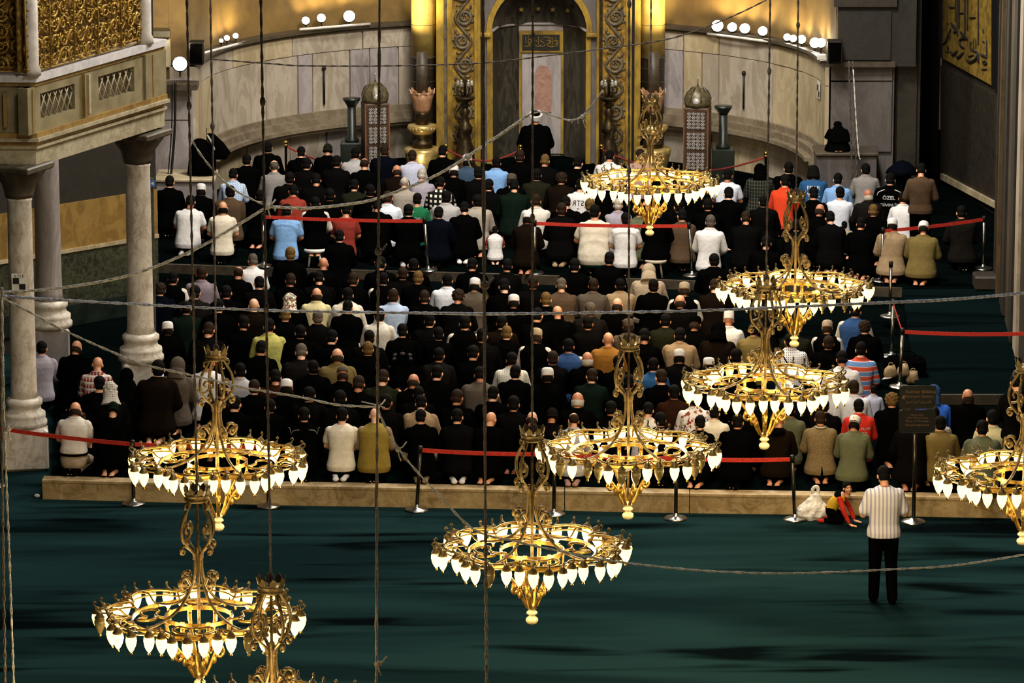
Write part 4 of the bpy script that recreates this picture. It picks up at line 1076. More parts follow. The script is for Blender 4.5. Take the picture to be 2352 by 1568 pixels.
# ------------------------------------------------------------------ belt barriers
def stanchion(bx, by, z, ty, label, m=STEEL, lean=0.0):
    p = onz(bx, by, z); h = .93
    t = empty('belt_post', p, label=label, category='post', group='belt posts')
    MB().lathe([(.165, 0), (.165, .018), (.15, .03), (.06, .045), (.035, .06), (.03, .09)], 18).build('base', STEEL, t)
    MB().lathe([(.026, .06), (.026, h - .08)], 12).build('pole', BLACKM if m is BLACKM else m, t)
    MB().lathe([(.034, h - .10), (.034, h - .01), (.024, h)], 12).build('belt_head', BLACKM, t)
    if lean: t.rotation_euler = (0, lean, 0)
    return p + Matrix.Rotation(lean, 3, 'Y') @ Vector((0, 0, h - .06))
DS = mat('dark_steel', '55524c', '3a3834', 0.3, 0.9, 10)
S = {}
for k, (bx, by, z, lb, ln_) in {
    'a': (-12, 1118, 0, 'belt post at the left edge beside the column pedestal', 0), 'b': (307, 1158, 0, 'belt post left of the chandelier over the stone step', 0), 'c': (617, 1164, 0, 'belt post under the right rim of the step chandelier', 0),
    'd': (957, 1172, 0, 'leaning belt post right of the mustard vest kneeler', R(3.6)), 'e': (1272, 1182, 0, 'belt post behind the tall cage of the middle chandelier', R(.5)), 'f': (1552, 1192, 0, 'belt post right of the chandelier with dark bulbs', R(.2)), 'g': (1826, 1194, 0, 'leaning belt post beside the white plastic bag', R(-3.2)),
    'h': (606, 612, Z2, 'belt post behind the light blue T-shirt kneeler', 0), 'i': (984, 622, Z2, 'slim belt post beside the kneeler in dark navy jacket', R(-4)), 'j': (1228, 628, Z2, 'belt post at the start of the middle back belt', 0), 'k': (1590, 634, Z2, 'belt post left of the lone white shirt of the back group', R(-4)),
    'l': (2022, 646, Z2, 'belt post left of the two white capped kneelers', R(2)), 'm': (2258, 618, Z2, 'belt post at the dim right wall', 0), 'n': (2044, 728, Z2, 'belt post where the side carpet begins, farthest of three', 0), 'o': (2047, 820, Z2, 'belt post right of the striped sweater, middle of three', R(1)), 'q': (2066, 890, Z2, 'belt post by the beige bags, nearest of three', R(2))}.items():
    S[k] = stanchion(bx, by, z, None, lb, DS if k in 'abcdefg' else STEEL, ln_)
def belt(a, b, label, sag=.02, w=.058):
    n = 10; vs = []; fs = []
    for i in range(n + 1):
        t = i / n; p = a.lerp(b, t); p = p - Vector((0, 0, sag * 4 * t * (1 - t)))
        vs += [p + Vector((0, -.004, -w / 2)), p + Vector((0, -.004, w / 2)), p + Vector((0, .002, w / 2)), p + Vector((0, .002, -w / 2))]
    for i in range(n):
        for j in range(4): fs.append((4 * i + j, 4 * i + (j + 1) % 4, 4 * i + 4 + (j + 1) % 4, 4 * i + 4 + j))
    MB().add(vs, fs).build('belt_tape', REDTAPE, label=label, category='belt', group='red belt tapes')
belt(S['a'], S['b'], 'red belt passing before the off-white shirt and black waist belt'); belt(S['b'], S['c'], 'red belt behind the chandelier over the stone step')
belt(S['d'], S['e'], 'red belt before the two white-socked black jackets'); belt(S['e'], S['f'], 'red belt behind the chandelier with dark bulbs'); belt(S['f'], S['g'], 'red belt before the blazer with a back vent')
belt(S['h'], S['i'], 'red belt over the light blue and dark red shirts'); belt(S['j'], S['k'], 'red belt across the wide cream shirt of the back group')
belt(S['l'], S['m'], 'red belt before the two white capped kneelers'); belt(S['o'], S['q'], 'short red belt between two posts by the striped sweater')
belt(S['q'], onz(2440, 890, Z2) + Vector((0, 0, .87)), 'red belt crossing the empty side carpet', .04)
# sign post
p = onz(2098, 1200, 0)
sp = empty('sign_post', p, label='dark sign post with two rounded boards and gilt lettering', category='sign')
MB().lathe([(.17, 0), (.17, .018), (.155, .03), (.06, .05), (.035, .07)], 20).build('base', STEEL, sp)
MB().lathe([(.027, .06), (.027, 1.50)], 12).build('pole', DS, sp)
SB = mat('sign_black', '0e0c0a', '090807', 0.35)
GILT = mat('sign_gilt', '5e4826', '4c391e', 0.6)
for (zc, nm) in ((1.79, 'upper'), (1.45, 'lower')):
    MB().box((.02, -.03, zc), (.50, .02, .325), bev=.004).build('board', SB, sp)
    fr = MB(); w, h, r = .25, .162, .05
    pts = []
    for (qx, qz, a0) in ((w - r, h - r, 0), (-w + r, h - r, 90), (-w + r, -h + r, 180), (w - r, -h + r, 270)):
        pts += [(.02 + qx + r * math.cos(R(a0 + q)), -.04, zc + qz + r * math.sin(R(a0 + q))) for q in (0, 30, 60, 90)]
    fr.tube(pts, .006, 5, True).build('rim', DS, sp)
for (zz, xx) in ((1.62, -.10), (1.62, .13)):
    MB().box((xx, -.04, zz), (.018, .02, .035)).build('clip', BRASS, sp)
for (txt, z, sz, x) in (('Kadınlar Bölümü', 1.85, .062, .06), ("Women's Section", 1.785, .056, .04), ('مصلى النساء', 1.715, .05, .04), ('Namaz Alanı', 1.53, .036, .02), ('Lütfen Sessiz Olunuz', 1.49, .036, .02), ('Place of Worship', 1.44, .046, .02), ('Please keep silent', 1.385, .046, .02)):
    me = text_mesh(txt, sz, .001); me.materials.append(GILT)
    o = link('lettering', me, sp, (x, -.044, z)); o.rotation_euler = (R(90), 0, 0)
MB().add([(-.20, -.045, 1.79), (-.16, -.045, 1.825), (-.16, -.045, 1.755), (-.20, -.042, 1.79), (-.16, -.042, 1.825), (-.16, -.042, 1.755)], [(0, 2, 1), (3, 4, 5), (0, 1, 4, 3), (1, 2, 5, 4), (2, 0, 3, 5)]).build('arrow', GILT, sp)
# ------------------------------------------------------------------ people
def remesh(mb, voxel, smooth=2, ratio=1.0, name='mesh'):
    me = mb.mesh('tmp'); o = bpy.data.objects.new('tmp', me); COL.objects.link(o)
    r = o.modifiers.new('r', 'REMESH'); r.mode = 'VOXEL'; r.voxel_size = voxel; r.use_smooth_shade = True
    if smooth: s = o.modifiers.new('s', 'SMOOTH'); s.factor = .5; s.iterations = smooth
    if ratio < 1: d = o.modifiers.new('d', 'DECIMATE'); d.ratio = ratio
    dg = bpy.context.evaluated_depsgraph_get()
    out = bpy.data.meshes.new_from_object(o.evaluated_get(dg)); out.name = name
    bpy.data.objects.remove(o); bpy.data.meshes.remove(me)
    out.polygons.foreach_set('use_smooth', [True] * len(out.polygons))
    return out
def cap(mb, a, b, ra, rb, n=12):
    """tapering limb with rounded ends."""
    a, b = Vector(a), Vector(b); d = (b - a).normalized()
    pts, rs = [], []
    for t in (-.95, -.7, -.3): pts.append(a + d * ra * t); rs.append(ra * math.sqrt(1 - t * t))
    for k in range(7):
        t = k / 6; pts.append(a.lerp(b, t)); rs.append(ra + (rb - ra) * t)
    for t in (.3, .7, .95): pts.append(b + d * rb * t); rs.append(rb * math.sqrt(1 - t * t))
    return mb.tube(pts, rs, n)
def hand(mb, w, d, side, curl=.5, up=Vector((0, 0, 1))):
    """palm, four unequal bent fingers and a thumb leaving the palm's side; w wrist, d direction."""
    w = Vector(w); d = Vector(d).normalized(); u = (up - d * up.dot(d)).normalized(); s = d.cross(u) * side
    c = w + d * .045
    M = Matrix((s, d, u)).transposed()
    mb.ell((0, 0, 0), (.040, .052, .016), 10, 7, Matrix.Translation(c) @ M.to_4x4())
    for k, (o, L) in enumerate(((-.030, .068), (-.010, .078), (.011, .074), (.030, .058))):
        b = w + d * .085 + s * o
        e = b + d * L * .5 - u * L * .18 * curl; f = e + d * L * .38 - u * L * .42 * curl
        mb.tube([b - d * .02, b, e, f], [.0095, .0095, .0088, .007], 7)
    b = w + d * .03 - s * .036
    mb.tube([b + s * .012, b - s * .014 + d * .022, b - s * .020 + d * .052 - u * .012], [.013, .0115, .009], 7)
HZ = .885
def head_into(mb, M):
    T = lambda c, r, n=16, m=11: mb.ell(c, r, n, m, M)
    T((0, -.012, .028), (.076, .094, .092)); T((0, .022, -.035), (.060, .070, .075)); T((0, .045, -.078), (.036, .040, .030), 10, 7)
    T((0, .082, -.022), (.013, .018, .024), 8, 6); T((0, .096, -.030), (.013, .012, .010), 8, 6); T((0, .074, .018), (.050, .012, .010), 10, 5); T((0, .074, -.062), (.024, .012, .008), 8, 5)
    for s in (-1, 1):
        T((s * .079, -.006, -.008), (.011, .020, .031), 9, 7); T((s * .04, .06, -.03), (.022, .02, .02), 8, 5)
    mb.tube([M @ Vector((0, -.018, -.16)), M @ Vector((0, -.018, -.10)), M @ Vector((0, -.014, -.03))], [.056, .052, .05], 12)
def headmat(pos, pitch, yaw=0.0, roll=0.0):
    return Matrix.Translation(pos) @ Matrix.Rotation(yaw, 4, 'Z') @ Matrix.Rotation(roll, 4, 'Y') @ Matrix.Rotation(-pitch, 4, 'X')
def paint_face(me, M):
    at = me.color_attributes.new('tone', 'FLOAT_COLOR', 'POINT'); inv = M.inverted()
    for i, v in enumerate(me.vertices):
        p = inv @ v.co; c = (1, 1, 1)
        if p.y > .05:
            ax = abs(p.x)
            if ((ax - .030) / .017) ** 2 + ((p.z + .002) / .008) ** 2 < 1: c = (.95, 1.0, 1.1)
            if ((ax - .030) / .008) ** 2 + ((p.z + .002) / .008) ** 2 < 1: c = (.06, .05, .05)
            if abs(ax - .032) < .022 and .012 < p.z < .024: c = (.18, .15, .13)
            if (p.x / .024) ** 2 + ((p.z + .062) / .008) ** 2 < 1: c = (.75, .42, .40)
        at.data[i].color = (*c, 1)
def skin(name, h):
    m, nt, b = nodes_of(name)
    a = nt.nodes.new('ShaderNodeVertexColor'); a.layer_name = 'tone'
    nt.links.new(mix_rgb(nt, 1.0, hexc(h), a.outputs[0], 'MULTIPLY'), b.inputs['Base Color'])
    b.inputs['Roughness'].default_value = .55
    return m
SKINS = [skin('skin_a', 'c98f6c'), skin('skin_b', 'b87a58'), skin('skin_c', 'a66848'), skin('skin_d', 'd6a283')]

class Pose: pass
def torso_rings(lean, w=1.0, infl=0.0, hem=.13, top=.795, belly=0.0, z0=0.0, flare=0.0):
    base = [(-.055, .13, .178, .148), (-.05, .20, .19, .155), (-.03, .30, .172, .140), (-.02, .42, .160, .122), (-.005, .54, .178, .126), (.008, .64, .194, .126), (.014, .705, .192, .110), (.020, .752, .135, .085), (.026, .785, .078, .064), (.03, .81, .058, .055)]
    out = []
    for (cy, z, rx, ry) in base:
        if z < hem - 1e-6 or z > top + .001: continue
        f = flare * max(0, (.42 - z) / .3)
        b = belly * math.exp(-(((z - .36) / .16) ** 2))
        out.append((0, cy + lean * max(0, z - .2) ** 1.5 * .9 + z0, z, (rx + b) * (w if z < .74 else 1 + (w - 1) * .4) + infl + f, (ry + b) * (1 + (w - 1) * .6) + infl + f))
    return out
def kneel(lean=.22, pitch=R(24), yaw=0.0, w=1.0, belly=0.0, arm=0.0, roll=0.0):
    P = Pose(); P.lean, P.w, P.belly = lean, w, belly
    ny = .03 + lean * (.61) ** 1.5 * .9
    P.head = headmat(Vector((0, ny + .035 + .05 * math.sin(pitch), HZ)), pitch, yaw, roll)
    sy = .015 + lean * .52 ** 1.5 * .9
    P.sh = [Vector((s * .172 * w, sy, .690)) for s in (-1, 1)]
    P.el = [Vector((s * (.238 * w + arm), sy + .035, .455)) for s in (-1, 1)]
    P.wr = [Vector((s * .135, sy + .25, .335)) for s in (-1, 1)]
    P.hip = [Vector((s * .095 * w, -.02, .205)) for s in (-1, 1)]
    P.kn = [Vector((s * .135, .43, .085)) for s in (-1, 1)]
    P.an = [Vector((s * .085, -.14, .055)) for s in (-1, 1)]
    P.to = [Vector((s * .055, -.29, .050)) for s in (-1, 1)]
    mb = MB()
    mb.loft(torso_rings(lean, w, -.016, belly=belly), 22)
    head_into(mb, P.head)
    hb = P.head @ Vector((0, -.018, -.09))
    mb.tube([Vector((0, ny - .01, .76)), Vector((0, ny, .80)), hb], [.062, .055, .052], 12)
    for i, s in ((0, -1), (1, 1)):
        mb.ell(P.sh[i], (.064, .062, .062), 12, 8)
        cap(mb, P.sh[i], P.el[i], .056, .042); cap(mb, P.el[i], P.wr[i], .042, .028)
        hand(mb, P.wr[i], (-s * .25, .9, -.35), s, .5)
        cap(mb, P.hip[i], P.kn[i], .092, .062); cap(mb, P.kn[i] + Vector((0, -.02, -.015)), P.an[i], .056, .036)
        cap(mb, P.an[i], P.to[i], .036, .030, 10)
        mb.ell(P.to[i] + Vector((0, -.02, 0)), (.042, .055, .026), 10, 6)
        for q in range(5): mb.ell(P.to[i] + Vector((s * (q - 2) * .017, -.075 - .006 * (2 - abs(q - 1)), -.005)), (.009, .016, .010), 6, 4)
    P.body = remesh(mb, .0085, 1, .55, 'person_body'); paint_face(P.body, P.head)
    # garments
    def shirt(infl, sleeve, hem, flare, name, wmul=1.0, collar=False, top=.79):
        m = MB(); m.loft(torso_rings(lean, w * wmul, infl, hem, top, belly, flare=flare), 24)
        for i, s in ((0, -1), (1, 1)):
            if sleeve == 'none':
                continue
            m.ell(P.sh[i], (.058 + infl, .058 + infl, .054 + infl * .7), 12, 8)
            if sleeve == 'short':
                e = P.sh[i].lerp(P.el[i], .66); cap(m, P.sh[i], e, .054 + infl, .058 + infl * .9)
            else:
                cap(m, P.sh[i], P.el[i], .058 + infl, .050 + infl); cap(m, P.el[i], P.wr[i].lerp(P.el[i], .08), .050 + infl, .036 + infl * .6)
        if collar:
            c = Vector((0, .026 + lean * .585 ** 1.5 * .9, .782))
            m.tube([c + Vector((.072 * math.cos(R(a)), .066 * math.sin(R(a)) + .002, .012 - .012 * math.sin(R(a)))) for a in range(0, 360, 24)], .019, 8, True)
        return remesh(m, .0115, 3, .55, name)
    P.short = shirt(.014, 'short', .13, .012, 't_shirt')
    P.long = shirt(.015, 'long', .13, .012, 'long_sleeved_shirt', collar=True)
    P.jacket = shirt(.026, 'long', .13, .040, 'jacket', 1.03, True)
    P.vest = shirt(.030, 'none', .13, .016, 'vest', 1.0, True)
    P.sleeves = None
    P.tucked = shirt(.022, 'short', .30, .03, 'shirt', collar=True) if lean == .20 and w == 1.0 else None
    m = MB()
    m.loft([(0, -.058, .09, .165 * w, .135), (0, -.055, .14, .182 * w, .150), (0, -.05, .20, .186 * w, .150), (0, -.04, .27, .170 * w + belly * .5, .135 + belly * .5)], 22)
    for i in (0, 1):
        cap(m, P.hip[i], P.kn[i], .108, .074); cap(m, P.kn[i] + Vector((0, -.02, -.012)), P.an[i] + Vector((0, .03, .0)), .068, .050)
    P.trousers = remesh(m, .013, 2, .55, 'trousers')
    m = MB()
    for i in (0, 1):
        cap(m, P.an[i] + Vector((0, .01, 0)), P.to[i], .042, .037, 10); m.ell(P.to[i] + Vector((0, -.035, 0)), (.050, .072, .034), 12, 7)
    P.socks = remesh(m, .009, 1, .6, 'socks')
    P.hoff = P.head.translation.copy()
    P.bvh = {}
    return P
POSES = [kneel(.20, R(26)), kneel(.30, R(34), R(-8)), kneel(.14, R(18), R(10)), kneel(.24, R(40), R(4), 1.05, .02), kneel(.20, R(22), R(-14), 1.10, .045, .02), kneel(.26, R(30), R(16), .96, 0, 0, R(6))]

# head coverings and hair, in head space
def hm(f, name, vox=.008, sm=2): m = MB(); f(m); return remesh(m, vox, sm, .6, name)
def h_short(m): m.ell((0, -.030, .040), (.083, .093, .091), 18, 11); m.ell((0, -.045, -.030), (.074, .066, .060), 14, 9)
def h_curly(m):
    h_short(m)
    for k in range(46):
        t = k * 2.39996; z = .10 - .0040 * k; r = math.sqrt(max(0.02, 1 - ((z - .03) / .1) ** 2)) * .088
        p = (r * math.cos(t), -.02 + r * math.sin(t) * 1.05, z)
        if p[1] < .05 or z > .06: m.ell(p, (.022, .022, .022), 7, 5)
def h_fringe(m):
    for a in range(160, 381, 10):
        x, y = .068 * math.cos(R(a)), -.018 + .078 * math.sin(R(a)); m.ell((x, y, -.040), (.019, .018, .050), 8, 6)
def h_thin(m): m.ell((0, -.024, .022), (.081, .092, .085), 16, 10)
def h_long(m):
    m.ell((0, -.025, .03), (.10, .112, .108), 18, 11); m.loft([(0, -.05, -.13, .10, .07), (0, -.055, -.10, .115, .085), (0, -.04, -.05, .112, .10), (0, -.03, .03, .098, .1)], 18)
def h_skull(m): m.loft([(0, -.020, .008, .087, .103), (0, -.020, .070, .087, .102), (0, -.018, .108, .079, .093), (0, -.018, .126, .05, .06)], 20, 2.0)
def h_fez(m): m.loft([(0, -.018, .010, .086, .102), (0, -.02, .10, .084, .098), (0, -.022, .150, .078, .090), (0, -.022, .160, .06, .07)], 20, 2.0)
def h_band(m): m.loft([(0, -.020, .010, .090, .106), (0, -.020, .024, .090, .106)], 20, 2.0)
def h_flat(m): h_skull(m); m.ell((0, .02, .088), (.100, .125, .030), 16, 7); m.ell((0, .098, .052), (.07, .05, .012), 12, 5)
def h_ball(m): m.ell((0, -.018, .048), (.087, .104, .088), 18, 10, None, -.15, 1.0); m.ell((0, .115, .045), (.07, .065, .010), 12, 5)
def h_knit(m): m.ell((0, -.018, .030), (.092, .108, .106), 18, 10, None, -.5, 1.0); m.tube([(.088 * math.cos(R(a)), -.018 + .104 * math.sin(R(a)), -.018) for a in range(0, 360, 20)], .015, 7, True)
def h_hood(m):
    m.ell((0, -.030, .02), (.112, .112, .130), 18, 11); m.loft([(0, -.045, -.19, .135, .10), (0, -.045, -.12, .12, .105), (0, -.035, -.04, .112, .105)], 18)
def h_turban(m):
    for k in range(3): m.tube([(.098 * math.cos(R(a)), -.018 + .110 * math.sin(R(a)), .035 + .022 * k + .012 * math.sin(R(a + 60 * k))) for a in range(0, 360, 18)], .024, 8, True)
def h_turcap(m): m.ell((0, -.018, .07), (.080, .094, .075), 16, 9, None, 0, 1)
def h_veil(m):
    m.ell((0, -.03, .02), (.105, .118, .128), 18, 11); m.loft([(0, -.11, -.62, .26, .17), (0, -.10, -.45, .25, .16), (0, -.08, -.28, .215, .14), (0, -.06, -.16, .16, .12), (0, -.04, -.05, .108, .11)], 20)
def h_scarf(m):
    m.ell((0, -.03, .025), (.10, .112, .116), 18, 11); m.loft([(0, -.07, -.22, .15, .09), (0, -.05, -.12, .11, .09), (0, -.035, -.03, .10, .10)], 18)
    for k in range(24):
        t = k * 2.4; m.ell((.09 * math.cos(t), -.04 + .085 * math.sin(t), .07 - .007 * k), (.026, .026, .022), 6, 4)
HAIR = {k: hm(f, n) for k, f, n in (('s', h_short, 'hair'), ('u', h_curly, 'hair'), ('r', h_fringe, 'hair'), ('t', h_thin, 'hair'), ('l', h_long, 'hair'), ('c', h_skull, 'skullcap'), ('z', h_fez, 'tall_cap'), ('B', h_band, 'cap_band'), ('f', h_flat, 'flat_cap'), ('p', h_ball, 'peaked_cap'), ('k', h_knit, 'knit_cap'), ('h', h_hood, 'hood'), ('T', h_turban, 'turban'), ('U', h_turcap, 'turban_crown'), ('v', h_veil, 'veil'), ('q', h_scarf, 'head_scarf'))}

# cloth materials
CLOTH = {}
PAL = dict(black='050505', charcoal='0b0a0a', darkgrey='171513', navy='080b12', darkbrown='150f0a', brown='4a3826', redbrown='2a180f', greybrown='4d4338', olive='1d1e14', oliveg='555840', olivebrown='6a5a30', mustard='86702c', mustardbrown='8a5c1c', tan='917a5c', beige='a3927a', greybeige='9a9084', cream='d8cdb8', offwhite='cfc8bc', white='dcd8d6', coolwhite='d5d9e2', lightgrey='a9a5a4', grey='85807c', greylilac='9a929c', lilacw='b9bbd0', paleblue='a9bbd8', lightblue='7ca6d8', blue='23507e', royal='2a5cc4', steelblue='33475c', navyblue='22406e', darkred='7e2a20', brickred='8a3324', red='c42a1c', orangered='d8401c', green='14603c', yellowgreen='b3ae5e', creamyellow='d3c795', mauve='7d7078', darkgreen='0f1913', teal='1d5a52', pink='a8857a')
WORD = dict(darkgrey='dark grey', darkbrown='dark brown', redbrown='reddish brown', greybrown='grey-brown', oliveg='grey-green', olivebrown='olive brown', mustardbrown='mustard brown', greybeige='greyish beige', offwhite='off-white', coolwhite='cool white', lightgrey='light grey', greylilac='greyish lilac', lilacw='pale lilac', paleblue='pale blue', lightblue='light blue', royal='bright blue', steelblue='dark teal blue', navyblue='navy blue', darkred='dark red', brickred='brick red', orangered='orange-red', yellowgreen='yellow-green', creamyellow='creamy yellow', darkgreen='dark green')
def pattern_node(nt, axis, scale, thr, phase=0.0):
    tc = nt.nodes.new('ShaderNodeTexCoord'); sx = nt.nodes.new('ShaderNodeSeparateXYZ'); nt.links.new(tc.outputs['Object'], sx.inputs[0])
    a = nt.nodes.new('ShaderNodeMath'); a.operation = 'MULTIPLY_ADD'; nt.links.new(sx.outputs[axis], a.inputs[0]); a.inputs[1].default_value = scale; a.inputs[2].default_value = phase
    s = nt.nodes.new('ShaderNodeMath'); s.operation = 'SINE'; nt.links.new(a.outputs[0], s.inputs[0])
    g = nt.nodes.new('ShaderNodeMath'); g.operation = 'GREATER_THAN'; nt.links.new(s.outputs[0], g.inputs[0]); g.inputs[1].default_value = thr
    return g.outputs[0]
def cloth(c):
    if c in CLOTH: return CLOTH[c]
    if c in PAL:
        dark = sum(hexc(PAL[c])) < .06
        a = hexc(PAL[c]); b = tuple(v * .78 for v in a)
        m = mat('cloth_' + c, a, b, .92, 0, 9, bmp=.25, lo=.3, hi=.7, spec=.0 if dark else .2)
    else:
        m, nt, b = nodes_of('cloth_' + c)
        b.inputs['Roughness'].default_value = .9; b.inputs['Specular IOR Level'].default_value = .15
        W2 = 2 * math.pi
        if c == 'plaidred':
            o = mix_rgb(nt, mul(nt, pattern_node(nt, 0, W2 / .05, .1), .5), hexc('8c2f22'), hexc('e0d6c8'))
            o = mix_rgb(nt, mul(nt, pattern_node(nt, 2, W2 / .09, .2), .75), o, hexc('d8cfc2'))
            o = mix_rgb(nt, mul(nt, pattern_node(nt, 2, W2 / .045, .7), .6), o, hexc('3a1512'))
        elif c == 'plaidbw':
            o = mix_rgb(nt, pattern_node(nt, 0, W2 / .085, 0), hexc('0d0c0c'), hexc('d8d2c0'))
            o = mix_rgb(nt, pattern_node(nt, 2, W2 / .085, 0), hexc('0d0c0c'), o)
        elif c == 'plaiddark':
            o = mix_rgb(nt, pattern_node(nt, 0, W2 / .05, .8), hexc('12130f'), hexc('45483c'))
            o = mix_rgb(nt, pattern_node(nt, 2, W2 / .06, .8), o, hexc('3a3c32'))
        elif c == 'checkblue':
            o = mix_rgb(nt, pattern_node(nt, 0, W2 / .03, 0), hexc('8fa6c4'), hexc('c7d2e0'))
            o = mix_rgb(nt, mul(nt, pattern_node(nt, 2, W2 / .03, .3), .5), o, hexc('5d7698'))
        elif c == 'checkwhite':
            o = mix_rgb(nt, pattern_node(nt, 0, W2 / .03, .45), hexc('d6d4d4'), hexc('4a5060'))
            o = mix_rgb(nt, pattern_node(nt, 2, W2 / .03, .1), hexc('d6d4d4'), o)
        elif c == 'checkgrey':
            o = mix_rgb(nt, mul(nt, pattern_node(nt, 0, W2 / .035, 0), .6), hexc('a29a90'), hexc('6f6a66'))
            o = mix_rgb(nt, mul(nt, pattern_node(nt, 2, W2 / .035, 0), .6), o, hexc('c4bdb2'))
        elif c == 'bandstripe':
            o = mix_rgb(nt, pattern_node(nt, 2, W2 / .13, .15, 1.2), hexc('dcdce4'), hexc('b8452e'))
            o = mix_rgb(nt, pattern_node(nt, 2, W2 / .13, .15, 1.2 + math.pi), o, hexc('5878a4'))
            o = mix_rgb(nt, mul(nt, pattern_node(nt, 2, W2 / .52, 1.1), 1), o, hexc('b8452e'))
        elif c == 'vertstripe':
            o = mix_rgb(nt, pattern_node(nt, 0, W2 / .048, .25), hexc('d9d5d2'), hexc('a3a0bc'))
        elif c == 'finestripe':
            o = mix_rgb(nt, mul(nt, pattern_node(nt, 0, W2 / .035, .3), .4), hexc('cfccbf'), hexc('8c897c'))
        elif c == 'flower':
            f = noise_fac(nt, 30, 2, .5, .48, .56); g = noise_fac(nt, 22, 2, .5, .55, .6, (1, 1, 1.3))
            o = mix_rgb(nt, f, hexc('d8d2b8'), hexc('8c4a40')); o = mix_rgb(nt, g, o, hexc('2c4a48'))
        elif c == 'tweed':
            f = noise_fac(nt, 70, 3, .6, .35, .65); o = mix_rgb(nt, f, hexc('7a6848'), hexc('544630'))
        elif c == 'printwhite':
            f = noise_fac(nt, 16, 2, .5, .56, .6); o = mix_rgb(nt, f, hexc('d8d2cc'), hexc('7c3a34'))
        nt.links.new(o, b.inputs['Base Color']); MATS[m.name] = m
    CLOTH[c] = m
    return m
PWORD = dict(plaidred='red and white plaid', plaidbw='black and white checked', plaiddark='dark green plaid', checkblue='blue and white checked', checkwhite='white grid-patterned', checkgrey='grey checked', bandstripe='red, white and blue striped', vertstripe='white and lilac striped', finestripe='pinstriped white', flower='flowery', tweed='brown tweed', printwhite='white printed')
HAIRM = {'b': mat('black_hair', '0c0a09', '070605', .85, 0, 40, spec=.08), 'n': mat('brown_hair', '2a1c12', '1a120b', .8, 0, 40, spec=.1), 'g': mat('grey_hair', '5e564c', '3c362f', .8, 0, 40, spec=.1), 'w': mat('white_hair', 'b0a79a', '8b8378', .6, 0, 40), 'y': mat('sandy_hair', '6b522c', '45341b', .8, 0, 40, spec=.1)}
HWORD = {'b': 'black', 'n': 'brown', 'g': 'grey', 'w': 'white', 'y': 'sandy'}
GW = {'s': 't_shirt', 'l': 'long', 'j': 'jacket', 'v': 'vest', 'k': 'jacket', 'h': 'jacket', 'r': 'jacket'}

